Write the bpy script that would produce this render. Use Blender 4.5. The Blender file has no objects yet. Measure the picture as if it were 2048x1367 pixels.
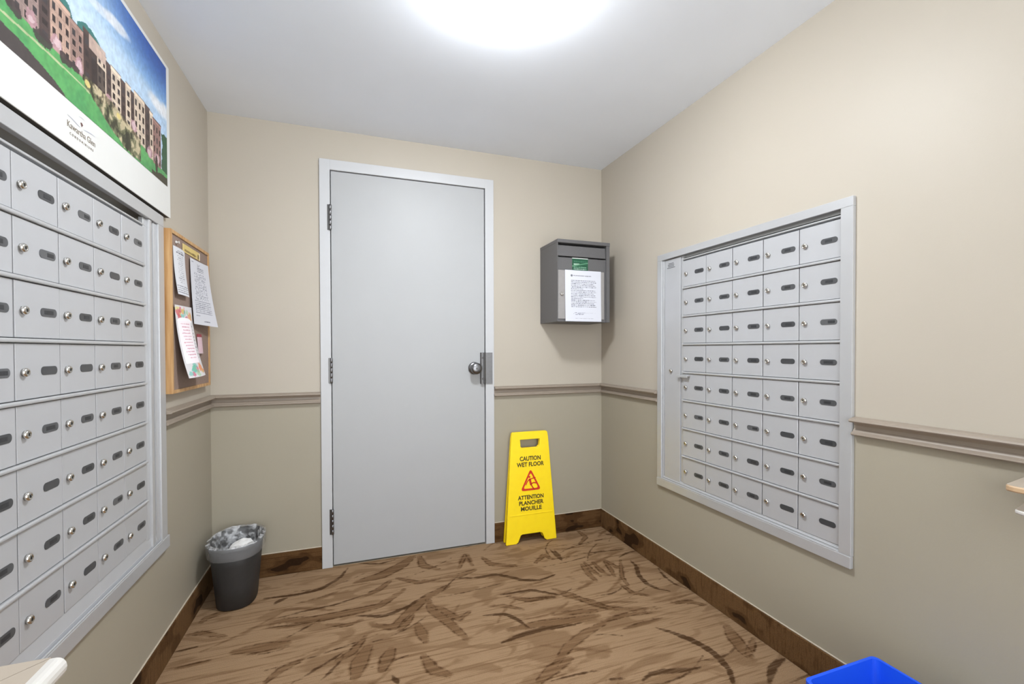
import bpy, bmesh, math, random
import numpy as np
from mathutils import Vector, Matrix

random.seed(7)
rng = np.random.default_rng(11)
scene = bpy.context.scene
col = scene.collection
PI = math.pi

# ------------------------------------------------------------------ camera, world, exposure
CAMZ = 1.171
XL, XR, YB, H = -0.675, 1.5436, 2.6012, 2.35     # left wall, right wall, back wall, ceiling
YN = -1.20                                        # rear end left open behind the camera, letting in the added world fill
F_PX, CY_PX = 897.22, 711.2
YAW, PITCH, ROLL = 0.33880, -0.013496, -0.002850

def make_camera():
    cd = bpy.data.cameras.new('camera')
    cd.sensor_fit = 'HORIZONTAL'; cd.sensor_width = 36.0
    cd.lens = F_PX / 2048.0 * 36.0
    cd.shift_y = (CY_PX - 683.5) / 2048.0
    cd.clip_start = 0.02
    co = bpy.data.objects.new('camera', cd); col.objects.link(co)
    cy, sy, cp, sp = math.cos(YAW), math.sin(YAW), math.cos(PITCH), math.sin(PITCH)
    f = Vector((sy*cp, cy*cp, sp)); r = Vector((cy, -sy, 0)); u = r.cross(f)
    cr, sr = math.cos(ROLL), math.sin(ROLL)
    r2 = r*cr + u*sr; u2 = u*cr - r*sr
    m = Matrix((r2, u2, -f)).transposed().to_4x4(); m.translation = Vector((0, 0, CAMZ))
    co.matrix_world = m
    scene.camera = co
make_camera()

AMBIENT = 2.6          # even world fill added through the open rear, from no known source
world = bpy.data.worlds.new('world'); scene.world = world; world.use_nodes = True
world.node_tree.nodes['Background'].inputs[0].default_value = (0.94, 0.975, 1.0, 1)
world.node_tree.nodes['Background'].inputs[1].default_value = AMBIENT
scene.view_settings.view_transform = 'Standard'
scene.view_settings.look = 'None'
scene.view_settings.exposure = 0.72
scene.view_settings.gamma = 1.0
scene.view_settings.use_curve_mapping = False
LAMP_STRENGTH = 118.0

# ------------------------------------------------------------------ helpers
def lin(c):
    out = []
    for v in c[:3]:
        v = v/255.0
        out.append(v/12.92 if v <= 0.04045 else ((v+0.055)/1.055)**2.4)
    return tuple(out) + (1.0,)

def tag(o, label=None, cat=None, group=None, kind=None):
    if label: o['label'] = label
    if cat: o['category'] = cat
    if group: o['group'] = group
    if kind: o['kind'] = kind
    return o

def empty(name, loc=(0, 0, 0), rz=0.0, **k):
    o = bpy.data.objects.new(name, None); col.objects.link(o)
    o.empty_display_size = 0.05
    o.location = loc; o.rotation_euler = (0, 0, rz)
    return tag(o, **k)

def link(name, me, mat=None, parent=None, loc=(0, 0, 0), rot=(0, 0, 0), **k):
    o = bpy.data.objects.new(name, me); col.objects.link(o)
    if mat is not None:
        ms = mat if isinstance(mat, (list, tuple)) else [mat]
        if len(me.materials) == 0:
            for m in ms: me.materials.append(m)
    o.parent = parent; o.location = loc; o.rotation_euler = rot
    return tag(o, **k)

class MB:
    """collects shapes in one bmesh, builds one mesh object"""
    def __init__(self): self.bm = bmesh.new()
    def box(self, x0, x1, y0, y1, z0, z1, bevel=0.0, seg=2, mi=0):
        n0 = len(self.bm.faces)
        vs = [self.bm.verts.new(p) for p in ((x0,y0,z0),(x1,y0,z0),(x1,y1,z0),(x0,y1,z0),(x0,y0,z1),(x1,y0,z1),(x1,y1,z1),(x0,y1,z1))]
        fs = [self.bm.faces.new([vs[i] for i in q]) for q in ((3,2,1,0),(4,5,6,7),(0,1,5,4),(1,2,6,5),(2,3,7,6),(3,0,4,7))]
        for f in fs: f.material_index = mi
        if bevel > 0:
            es = list({e for f in fs for e in f.edges})
            r = bmesh.ops.bevel(self.bm, geom=es, offset=bevel, segments=seg, profile=0.5, affect='EDGES')
            for f in r['faces']: f.material_index = mi
        return self
    def quad(self, pts, mi=0):
        f = self.bm.faces.new([self.bm.verts.new(p) for p in pts]); f.material_index = mi
        return self
    def prism(self, loop, axis_vec, mi=0, loop2=None):
        a = [self.bm.verts.new(p) for p in loop]
        b = [self.bm.verts.new(p) for p in (loop2 or [Vector(p)+Vector(axis_vec) for p in loop])]
        n = len(a)
        fs = [self.bm.faces.new(a), self.bm.faces.new(b[::-1])]
        for i in range(n):
            fs.append(self.bm.faces.new((a[i], b[i], b[(i+1) % n], a[(i+1) % n])))
        for f in fs: f.material_index = mi
        return self
    def lathe(self, prof, n=24, axis='y', center=(0, 0, 0), sx=1.0, sy=1.0, mi=0, caps=True):
        """prof: list of (radius, height along axis)"""
        rings = []
        cx, cy, cz = center
        for r, h in prof:
            ring = []
            for i in range(n):
                a = 2*PI*i/n; p, q = r*math.cos(a)*sx, r*math.sin(a)*sy
                P = (cx+p, cy+h, cz+q) if axis == 'y' else ((cx+p, cy+q, cz+h) if axis == 'z' else (cx+h, cy+p, cz+q))
                ring.append(self.bm.verts.new(P))
            rings.append(ring)
        for k in range(len(rings)-1):
            for i in range(n):
                f = self.bm.faces.new((rings[k][i], rings[k][(i+1) % n], rings[k+1][(i+1) % n], rings[k+1][i]))
                f.material_index = mi; f.smooth = True
        if caps:
            for ring in (rings[0], rings[-1]):
                f = self.bm.faces.new(ring); f.material_index = mi
        return self
    def mesh(self, name, smooth_angle=None):
        bmesh.ops.recalc_face_normals(self.bm, faces=self.bm.faces[:])
        me = bpy.data.meshes.new(name); self.bm.to_mesh(me); self.bm.free()
        return me
    def build(self, name, mat, parent=None, loc=(0, 0, 0), rot=(0, 0, 0), **k):
        return link(name, self.mesh(name), mat, parent, loc, rot, **k)

def flat_plate(name, outer, holes=(), thick=0.01, bevel=0.0):
    """2D outline (x,z) with holes -> plate mesh, front at y=-thick/2"""
    cu = bpy.data.curves.new(name, 'CURVE'); cu.dimensions = '2D'; cu.fill_mode = 'BOTH'
    for lp in (outer,) + tuple(holes):
        s = cu.splines.new('POLY'); s.points.add(len(lp)-1); s.use_cyclic_u = True
        for p, q in zip(s.points, lp): p.co = (q[0], q[1], 0, 1)
    cu.extrude = max(thick/2-bevel, 0.0); cu.bevel_depth = bevel; cu.bevel_resolution = 1; cu.offset = -bevel
    return curve_to_mesh(name, cu)

def curve_to_mesh(name, cu):
    o = bpy.data.objects.new(name+'_tmp', cu); col.objects.link(o)
    bpy.context.view_layer.update()
    dg = bpy.context.evaluated_depsgraph_get()
    me = bpy.data.meshes.new_from_object(o.evaluated_get(dg))
    bpy.data.objects.remove(o); bpy.data.curves.remove(cu)
    me.name = name
    me.transform(Matrix.Rotation(PI/2, 4, 'X'))
    me.materials.clear()
    return me

def text_mesh(s, size, extrude=0.0004, align='CENTER', sx=1.0, bold=0.0, spacing=1.0):
    cu = bpy.data.curves.new('lettering', 'FONT')
    cu.body = s; cu.size = size; cu.extrude = extrude; cu.align_x = align; cu.align_y = 'CENTER'
    cu.offset = bold; cu.space_character = spacing; cu.resolution_u = 3
    me = curve_to_mesh('lettering', cu)
    if sx != 1.0: me.transform(Matrix.Scale(sx, 4, (1, 0, 0)))
    return me

def sheet(name, w, h, img, shape=None, thick=0.0):
    """printed sheet: img (ny,nx,3) sRGB 0..255, row 0 at the bottom; x in 0..w, z in 0..h; shape(x,z)->(dx,dy,dz)"""
    ny, nx = img.shape[:2]
    xs = np.linspace(0, w, nx); zs = np.linspace(0, h, ny)
    X, Z = np.meshgrid(xs, zs); Y = np.zeros_like(X)
    if shape:
        dx, dy, dz = shape(X/w, Z/h); X = X+dx; Y = Y+dy; Z = Z+dz
    co = np.stack([X, Y, Z], -1).reshape(-1, 3)
    idx = np.arange(nx*ny).reshape(ny, nx)
    q = np.stack([idx[:-1, :-1], idx[:-1, 1:], idx[1:, 1:], idx[1:, :-1]], -1).reshape(-1, 4)
    me = bpy.data.meshes.new(name)
    me.vertices.add(len(co)); me.vertices.foreach_set('co', co.ravel())
    me.loops.add(q.size); me.loops.foreach_set('vertex_index', q.ravel().astype(np.int32))
    me.polygons.add(len(q)); me.polygons.foreach_set('loop_start', (np.arange(len(q))*4).astype(np.int32))
    me.polygons.foreach_set('loop_total', np.full(len(q), 4, np.int32))
    me.polygons.foreach_set('use_smooth', np.ones(len(q), bool))
    me.update(calc_edges=True)
    c = np.clip(img.reshape(-1, 3)/255.0, 0, 1)
    c = np.where(c <= 0.04045, c/12.92, ((c+0.055)/1.055)**2.4)
    at = me.color_attributes.new('ink', 'FLOAT_COLOR', 'POINT')
    at.data.foreach_set('color', np.concatenate([c, np.ones((len(c), 1))], 1).ravel().astype(np.float32))
    return me

# ------------------------------------------------------------------ materials
def mat(name, rgb, rough=0.5, metal=0.0, spec=0.5, noise=0.0, nscale=40.0, bump=0.0, bscale=200.0, emit=0.0, coat=0.0):
    m = bpy.data.materials.new(name); m.use_nodes = True
    nt = m.node_tree; b = nt.nodes['Principled BSDF']
    b.inputs['Base Color'].default_value = lin(rgb); b.inputs['Roughness'].default_value = rough
    b.inputs['Metallic'].default_value = metal; b.inputs['Specular IOR Level'].default_value = spec
    if coat: b.inputs['Coat Weight'].default_value = coat
    if emit:
        b.inputs['Emission Color'].default_value = lin(rgb); b.inputs['Emission Strength'].default_value = emit
    if noise or bump:
        tc = nt.nodes.new('ShaderNodeTexCoord')
    if noise:
        n = nt.nodes.new('ShaderNodeTexNoise'); n.inputs['Scale'].default_value = nscale; n.inputs['Detail'].default_value = 4
        nt.links.new(tc.outputs['Object'], n.inputs['Vector'])
        mr = nt.nodes.new('ShaderNodeMapRange')
        mr.inputs['From Min'].default_value = 0.3; mr.inputs['From Max'].default_value = 0.7
        mr.inputs['To Min'].default_value = 1-noise; mr.inputs['To Max'].default_value = 1+noise
        nt.links.new(n.outputs['Fac'], mr.inputs['Value'])
        mx = nt.nodes.new('ShaderNodeVectorMath'); mx.operation = 'SCALE'
        mx.inputs[0].default_value = lin(rgb)[:3]
        nt.links.new(mr.outputs['Result'], mx.inputs['Scale'])
        nt.links.new(mx.outputs['Vector'], b.inputs['Base Color'])
    if bump:
        n2 = nt.nodes.new('ShaderNodeTexNoise'); n2.inputs['Scale'].default_value = bscale; n2.inputs['Detail'].default_value = 3
        nt.links.new(tc.outputs['Object'], n2.inputs['Vector'])
        bp = nt.nodes.new('ShaderNodeBump'); bp.inputs['Strength'].default_value = bump; bp.inputs['Distance'].default_value = 0.002
        nt.links.new(n2.outputs['Fac'], bp.inputs['Height']); nt.links.new(bp.outputs['Normal'], b.inputs['Normal'])
    return m

def ink_mat(name, rough=0.6, spec=0.3):
    m = bpy.data.materials.new(name); m.use_nodes = True
    nt = m.node_tree; b = nt.nodes['Principled BSDF']
    a = nt.nodes.new('ShaderNodeAttribute'); a.attribute_name = 'ink'
    nt.links.new(a.outputs['Color'], b.inputs['Base Color'])
    b.inputs['Roughness'].default_value = rough; b.inputs['Specular IOR Level'].default_value = spec
    return m

def wall_mat():
    """two paints meeting behind the chair rail"""
    m = bpy.data.materials.new('two_tone_wall_paint'); m.use_nodes = True
    nt = m.node_tree; b = nt.nodes['Principled BSDF']; L = nt.links.new
    g = nt.nodes.new('ShaderNodeNewGeometry'); s = nt.nodes.new('ShaderNodeSeparateXYZ')
    L(g.outputs['Position'], s.inputs[0])
    gt = nt.nodes.new('ShaderNodeMath'); gt.operation = 'GREATER_THAN'; gt.inputs[1].default_value = 0.912
    L(s.outputs['Z'], gt.inputs[0])
    mx = nt.nodes.new('ShaderNodeMix'); mx.data_type = 'RGBA'
    mx.inputs['A'].default_value = lin(WALL_LOW); mx.inputs['B'].default_value = lin(WALL_UP)
    L(gt.outputs[0], mx.inputs['Factor'])
    n = nt.nodes.new('ShaderNodeTexNoise'); n.inputs['Scale'].default_value = 3.0; n.inputs['Detail'].default_value = 3
    L(g.outputs['Position'], n.inputs['Vector'])
    mr = nt.nodes.new('ShaderNodeMapRange'); mr.inputs['To Min'].default_value = 0.97; mr.inputs['To Max'].default_value = 1.03
    L(n.outputs['Fac'], mr.inputs['Value'])
    sc = nt.nodes.new('ShaderNodeVectorMath'); sc.operation = 'SCALE'
    L(mx.outputs['Result'], sc.inputs[0]); L(mr.outputs['Result'], sc.inputs['Scale'])
    L(sc.outputs['Vector'], b.inputs['Base Color'])
    b.inputs['Roughness'].default_value = 0.45; b.inputs['Specular IOR Level'].default_value = 0.24
    n2 = nt.nodes.new('ShaderNodeTexNoise'); n2.inputs['Scale'].default_value = 260.0; n2.inputs['Detail'].default_value = 2
    L(g.outputs['Position'], n2.inputs['Vector'])
    bp = nt.nodes.new('ShaderNodeBump'); bp.inputs['Strength'].default_value = 0.06; bp.inputs['Distance'].default_value = 0.002
    L(n2.outputs['Fac'], bp.inputs['Height']); L(bp.outputs['Normal'], b.inputs['Normal'])
    return m

def carpet_mat(name, light, mid, dark, attr=True, stria=(3.0, 75.0, 4.0), motif=(0, 0, 0)):
    m = bpy.data.materials.new(name); m.use_nodes = True
    nt = m.node_tree; b = nt.nodes['Principled BSDF']; L = nt.links.new
    g = nt.nodes.new('ShaderNodeNewGeometry')
    def noise(scale, vec=None, detail=3.0, rough=0.5):
        n = nt.nodes.new('ShaderNodeTexNoise'); n.inputs['Scale'].default_value = scale; n.inputs['Detail'].default_value = detail
        n.inputs['Roughness'].default_value = rough
        L(vec or g.outputs['Position'], n.inputs['Vector']); return n.outputs['Fac']
    def ramp(v, a, b_, lo=0.0, hi=1.0):
        r = nt.nodes.new('ShaderNodeMapRange'); r.interpolation_type = 'SMOOTHSTEP'
        r.inputs['From Min'].default_value = a; r.inputs['From Max'].default_value = b_
        r.inputs['To Min'].default_value = lo; r.inputs['To Max'].default_value = hi
        L(v, r.inputs['Value']); return r.outputs['Result']
    def math_(op, a, c):
        n = nt.nodes.new('ShaderNodeMath'); n.operation = op
        for i, v in enumerate((a, c)):
            if isinstance(v, (int, float)): n.inputs[i].default_value = v
            else: L(v, n.inputs[i])
        return n.outputs[0]
    def mix(f, a, c):
        n = nt.nodes.new('ShaderNodeMix'); n.data_type = 'RGBA'
        L(f, n.inputs['Factor'])
        for k, v in (('A', a), ('B', c)):
            if isinstance(v, tuple): n.inputs[k].default_value = v
            else: L(v, n.inputs[k])
        return n.outputs['Result']
    mp = nt.nodes.new('ShaderNodeMapping'); mp.inputs['Scale'].default_value = stria
    L(g.outputs['Position'], mp.inputs['Vector'])
    stri = noise(1.0, mp.outputs['Vector'], 4.0, 0.6)
    line = ramp(stri, 0.50, 0.66)
    wob = math_('ADD', math_('MULTIPLY', math_('SUBTRACT', noise(38.0), 0.5), 0.016), math_('MULTIPLY', math_('SUBTRACT', stri, 0.5), 0.011))
    if attr:
        def att(nm):
            a = nt.nodes.new('ShaderNodeAttribute'); a.attribute_name = nm; return a.outputs['Fac']
        fm = ramp(math_('ADD', att('leaf_mid'), wob), -0.007, 0.008)
        fd = ramp(math_('ADD', att('leaf_dark'), wob), -0.004, 0.004)
        fm2 = math_('MULTIPLY', fm, ramp(stri, 0.36, 0.56, 0.55, 1.0))
        fd2 = math_('MULTIPLY', fd, ramp(stri, 0.35, 0.55, 0.6, 0.95))
    else:
        mq = nt.nodes.new('ShaderNodeMapping'); mq.inputs['Scale'].default_value = motif
        L(g.outputs['Position'], mq.inputs['Vector'])
        w = noise(1.0, mq.outputs['Vector'], 2.0)
        fm2 = math_('MULTIPLY', ramp(w, 0.50, 0.56), 0.8)
        fd2 = math_('MULTIPLY', ramp(w, 0.61, 0.64), 0.92)
    mp2 = nt.nodes.new('ShaderNodeMapping'); mp2.inputs['Scale'].default_value = tuple(v*(2.2 if v > 20 else 2.0) for v in stria)
    L(g.outputs['Position'], mp2.inputs['Vector'])
    thin = ramp(noise(1.0, mp2.outputs['Vector'], 2.0), 0.54, 0.66)
    base = mix(math_('MULTIPLY', line, 0.75), lin(light), lin(mid))
    base = mix(math_('MULTIPLY', thin, 0.30), base, lin(mid))
    if attr:       # broad soft shading woven between the leaves
        mp3 = nt.nodes.new('ShaderNodeMapping'); mp3.inputs['Scale'].default_value = (3.2, 8.5, 1.0); mp3.inputs['Rotation'].default_value = (0, 0, -0.3)
        L(g.outputs['Position'], mp3.inputs['Vector'])
        ns = nt.nodes.new('ShaderNodeTexNoise'); ns.inputs['Scale'].default_value = 1.0; ns.inputs['Detail'].default_value = 2.5; ns.inputs['Distortion'].default_value = 1.2
        L(mp3.outputs['Vector'], ns.inputs['Vector'])
        base = mix(math_('MULTIPLY', ramp(ns.outputs['Fac'], 0.52, 0.60), 0.55), base, lin(mid))
    c = mix(fm2, base, lin(mid))
    c = mix(math_('MULTIPLY', math_('MULTIPLY', line, fm2), 0.35), c, lin(dark))
    c = mix(fd2, c, lin(dark))
    fine = noise(420.0, None, 2.0)
    sc = nt.nodes.new('ShaderNodeVectorMath'); sc.operation = 'SCALE'
    L(c, sc.inputs[0]); L(ramp(fine, 0.25, 0.75, 0.78, 1.22), sc.inputs['Scale'])
    L(sc.outputs['Vector'], b.inputs['Base Color'])
    b.inputs['Roughness'].default_value = 0.95; b.inputs['Specular IOR Level'].default_value = 0.1
    bp = nt.nodes.new('ShaderNodeBump'); bp.inputs['Strength'].default_value = 0.35; bp.inputs['Distance'].default_value = 0.003
    L(math_('ADD', fine, math_('MULTIPLY', stri, 0.6)), bp.inputs['Height']); L(bp.outputs['Normal'], b.inputs['Normal'])
    return m

def wood_mat(name, a, b_, scale=(60, 60, 4)):
    m = bpy.data.materials.new(name); m.use_nodes = True
    nt = m.node_tree; b = nt.nodes['Principled BSDF']; L = nt.links.new
    tc = nt.nodes.new('ShaderNodeTexCoord'); mp = nt.nodes.new('ShaderNodeMapping'); mp.inputs['Scale'].default_value = scale
    L(tc.outputs['Object'], mp.inputs['Vector'])
    n = nt.nodes.new('ShaderNodeTexNoise'); n.inputs['Scale'].default_value = 1.0; n.inputs['Detail'].default_value = 5
    L(mp.outputs['Vector'], n.inputs['Vector'])
    r = nt.nodes.new('ShaderNodeValToRGB'); r.color_ramp.elements[0].color = lin(a); r.color_ramp.elements[1].color = lin(b_)
    r.color_ramp.elements[0].position = 0.35; r.color_ramp.elements[1].position = 0.68
    L(n.outputs['Fac'], r.inputs['Fac']); L(r.outputs['Color'], b.inputs['Base Color'])
    b.inputs['Roughness'].default_value = 0.45
    return m

def liner_mat():
    m = bpy.data.materials.new('clear_plastic_liner'); m.use_nodes = True
    nt = m.node_tree; b = nt.nodes['Principled BSDF']
    b.inputs['Base Color'].default_value = (0.75, 0.76, 0.78, 1); b.inputs['Roughness'].default_value = 0.12
    b.inputs['Alpha'].default_value = 0.30; b.inputs['Specular IOR Level'].default_value = 1.0
    tc = nt.nodes.new('ShaderNodeTexCoord'); n = nt.nodes.new('ShaderNodeTexNoise'); n.inputs['Scale'].default_value = 34.0; n.inputs['Detail'].default_value = 3.0
    nt.links.new(tc.outputs['Object'], n.inputs['Vector'])
    bp = nt.nodes.new('ShaderNodeBump'); bp.inputs['Strength'].default_value = 1.0; bp.inputs['Distance'].default_value = 0.02
    nt.links.new(n.outputs['Fac'], bp.inputs['Height']); nt.links.new(bp.outputs['Normal'], b.inputs['Normal'])
    mr = nt.nodes.new('ShaderNodeMapRange'); mr.inputs['From Min'].default_value = 0.42; mr.inputs['From Max'].default_value = 0.62; mr.inputs['To Min'].default_value = 0.10; mr.inputs['To Max'].default_value = 0.62
    nt.links.new(n.outputs['Fac'], mr.inputs['Value']); nt.links.new(mr.outputs['Result'], b.inputs['Alpha'])
    return m

WALL_UP, WALL_LOW = (179, 171, 158), (160, 153, 137)
M = {}
M['wall'] = wall_mat()
M['ceil'] = mat('ceiling_paint', (236, 242, 251), 0.75, noise=0.015, nscale=3, bump=0.05, bscale=180)
M['door'] = mat('door_paint', (170, 171, 172), 0.42, spec=0.20, noise=0.01, nscale=6, bump=0.02, bscale=40)
M['doorframe'] = mat('door_frame_paint', (188, 189, 191), 0.4, noise=0.01, nscale=6)
M['rail'] = mat('chair_rail_paint', (146, 134, 121), 0.4, noise=0.03, nscale=10)
M['bead'] = mat('caulk_bead', (186, 174, 157), 0.6, noise=0.03, nscale=30)
M['alu'] = mat('satin_aluminium', (184, 185, 188), 0.36, metal=0.25, noise=0.015, nscale=14)
M['alu_frame'] = mat('frame_aluminium', (188, 189, 191), 0.32, metal=0.35, noise=0.015, nscale=14)
M['alu_panel'] = mat('housing_aluminium', (140, 142, 146), 0.45, metal=0.3, noise=0.03, nscale=14)
M['recess'] = mat('housing_recess_shade', (58, 56, 52), 0.5, metal=0.3, noise=0.05, nscale=10)  # slot colour darkened to carry the shade under the top frame
M['chrome'] = mat('lock_chrome', (215, 212, 206), 0.16, metal=1.0, noise=0.04, nscale=200)
M['black'] = mat('black_slot', (18, 18, 18), 0.6, noise=0.05, nscale=50)
M['plate_a'] = mat('name_plate_grey', (74, 75, 77), 0.35, noise=0.12, nscale=60)
M['plate_b'] = mat('name_plate_dark', (62, 63, 65), 0.35, noise=0.12, nscale=60)
M['plate_c'] = mat('name_plate_light', (86, 87, 89), 0.35, noise=0.12, nscale=60)
M['tape'] = mat('name_tape_dark', (46, 47, 50), 0.45, noise=0.25, nscale=220)
M['steel'] = mat('brushed_steel', (128, 128, 130), 0.30, metal=1.0, noise=0.05, nscale=90)
M['dsteel'] = mat('dull_hinge_steel', (96, 95, 94), 0.3, metal=1.0, noise=0.08, nscale=90)
M['box'] = mat('charcoal_powder_coat', (92, 91, 92), 0.5, noise=0.03, nscale=120, bump=0.06, bscale=500)
M['boxdoor'] = mat('grey_box_door', (146, 143, 141), 0.5, noise=0.03, nscale=60)
M['yellow'] = mat('yellow_plastic', (255, 222, 22), 0.42, noise=0.03, nscale=25)
M['ink'] = mat('black_print', (58, 46, 14), 0.55, noise=0.15, nscale=200)
M['red'] = mat('red_print', (206, 44, 24), 0.5, noise=0.06, nscale=100)
M['bin'] = mat('charcoal_plastic', (46, 45, 45), 0.55, noise=0.06, nscale=60, bump=0.05, bscale=300)
M['liner'] = liner_mat()
M['liner_cuff'] = mat('smooth_plastic_cuff', (168, 169, 172), 0.25, noise=0.04, nscale=30); M['liner_cuff'].node_tree.nodes['Principled BSDF'].inputs['Alpha'].default_value = 0.33
M['tissue'] = mat('white_tissue', (238, 238, 238), 0.85, noise=0.03, nscale=40)
M['blue'] = mat('blue_bin_plastic', (20, 82, 222), 0.5, noise=0.03, nscale=12)
M['oak'] = wood_mat('oak_frame', (170, 124, 74), (204, 166, 116))
M['cork'] = mat('brown_cork_fabric', (138, 118, 107), 0.9, noise=0.08, nscale=120, bump=0.15, bscale=350)
M['paper'] = ink_mat('printed_paper', 0.75, 0.2)
M['print'] = ink_mat('printed_board', 0.4, 0.4)
M['board'] = mat('white_foam_board', (208, 208, 205), 0.55, noise=0.01, nscale=10)
M['shade_backing'] = mat('underside_shade', (66, 63, 58), 0.8, noise=0.06, nscale=60)  # dark colour stands in for the shade under the poster board
M['logo'] = mat('grey_brown_print', (120, 108, 92), 0.5, noise=0.05, nscale=60)
M['logoblue'] = mat('grey_blue_print', (160, 164, 178), 0.5, noise=0.05, nscale=60)
M['logored'] = mat('plum_print', (104, 72, 72), 0.5, noise=0.05, nscale=60)
M['laminate'] = mat('cream_laminate', (176, 164, 149), 0.5, noise=0.03, nscale=6)
M['edge'] = mat('white_edge_band', (206, 203, 198), 0.4, noise=0.02, nscale=20)
M['tan_edge'] = mat('tan_edge_band', (190, 160, 126), 0.5, noise=0.04, nscale=20)
M['glass'] = mat('lit_lamp_glass', (247, 251, 255), 0.4, emit=LAMP_STRENGTH, noise=0.0)
M['lampbase'] = mat('white_lamp_pan', (235, 235, 232), 0.5, noise=0.01, nscale=20)
M['carpet'] = carpet_mat('patterned_carpet', (148, 121, 93), (112, 85, 59), (68, 46, 26))
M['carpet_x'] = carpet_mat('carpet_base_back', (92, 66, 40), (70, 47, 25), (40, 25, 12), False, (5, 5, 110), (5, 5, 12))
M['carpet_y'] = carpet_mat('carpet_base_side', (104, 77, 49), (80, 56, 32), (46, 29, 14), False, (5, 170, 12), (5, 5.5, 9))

# ------------------------------------------------------------------ floor carpet with woven leaf motif
def px_to_floor(px, py):
    cy, sy, cp, sp = math.cos(YAW), math.sin(YAW), math.cos(PITCH), math.sin(PITCH)
    f = Vector((sy*cp, cy*cp, sp)); r = Vector((cy, -sy, 0)); u = r.cross(f)
    cr, sr = math.cos(ROLL), math.sin(ROLL)
    d = f + (r*cr+u*sr)*((px-1024)/F_PX) + (u*cr-r*sr)*((CY_PX-py)/F_PX)
    t = -CAMZ/d.z
    return d.x*t, d.y*t, d.dot(f)*t      # x, y, depth

# strokes of the carpet motif: (tone, width in px, points) in two enlargements of the survey picture
ST_A = [  # offset 250,1050 scale 2.048
 ('m',30,[(940,235),(1050,205),(1130,165),(1185,125)]), ('d',8,[(950,155),(1040,158),(1110,140)]),
 ('d',15,[(565,300),(700,285),(800,262),(880,215),(915,172)]), ('d',15,[(605,325),(640,305),(665,298)]),
 ('d',9,[(620,380),(740,350),(860,325),(985,283)]), ('m',26,[(580,415),(640,390),(780,385),(900,360),(1040,330),(1150,260)]),
 ('d',15,[(945,370),(1060,372),(1130,345),(1205,310)]), ('m',26,[(1000,405),(1100,420),(1180,340),(1240,290),(1330,245)]),
 ('m',24,[(1240,300),(1255,345),(1330,400),(1410,475)]), ('m',18,[(1255,330),(1300,345),(1370,385),(1415,350)]),
 ('m',20,[(1205,125),(1220,165),(1290,182)]), ('m',15,[(1365,182),(1395,118),(1425,168)]),
 ('d',15,[(1350,215),(1430,215),(1520,200),(1640,225),(1700,225),(1765,200)]), ('m',16,[(1460,128),(1500,160),(1610,165)]),
 ('m',14,[(1680,155),(1715,122),(1760,140)]), ('d',10,[(1740,98),(1768,125),(1792,147)]),
 ('d',14,[(1530,285),(1600,275),(1670,265),(1780,285)]), ('m',14,[(1560,292),(1650,306),(1780,290)]),
 ('m',18,[(1780,280),(1900,310),(2010,345)]), ('m',14,[(1870,160),(1900,200),(1935,232)]), ('m',12,[(1915,150),(1955,190),(1990,205)]),
 ('m',12,[(1960,140),(2010,170),(2045,175)]), ('d',15,[(1465,370),(1550,362),(1600,380),(1660,422)]),
 ('d',22,[(1540,482),(1620,450),(1720,420),(1850,408)]), ('m',26,[(1560,430),(1700,402),(1830,390),(1950,368)]),
 ('m',10,[(560,422),(680,415),(820,395)]), ('d',8,[(660,460),(720,430),(800,385)]), ('m',34,[(430,520),(560,500),(680,480)]),
 ('d',10,[(195,522),(300,495)]), ('d',12,[(700,640),(780,590),(860,542),(900,512)]), ('d',10,[(790,645),(850,590),(895,540)]),
 ('m',40,[(940,630),(960,560),(1000,490)]), ('m',34,[(1050,600),(1075,540),(1095,500)]), ('m',30,[(1220,530),(1260,590),(1340,615)]),
 ('d',16,[(1090,612),(1122,648)]), ('m',20,[(570,645),(640,590),(745,540)]), ('m',13,[(200,590),(350,552)]),
 ('m',32,[(1690,645),(1750,590),(1830,540)]), ('m',26,[(1195,400),(1215,440),(1235,480)]), ('m',22,[(1120,430),(1150,400),(1180,360)]),
 ('m',16,[(980,290),(1040,262),(1090,225)]), ('m',14,[(820,405),(900,410),(980,385)]), ('m',10,[(700,320),(800,300),(890,262)]),
 ('m',18,[(310,400),(330,380),(420,350)]), ('m',16,[(250,450),(300,440),(420,455)]), ('m',18,[(1290,215),(1370,205),(1440,180)]),
 ('m',14,[(1110,215),(1200,235),(1300,215)]), ('m',20,[(860,560),(930,520),(990,450)]), ('m',12,[(1480,330),(1560,330),(1640,345)]),
]
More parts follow.
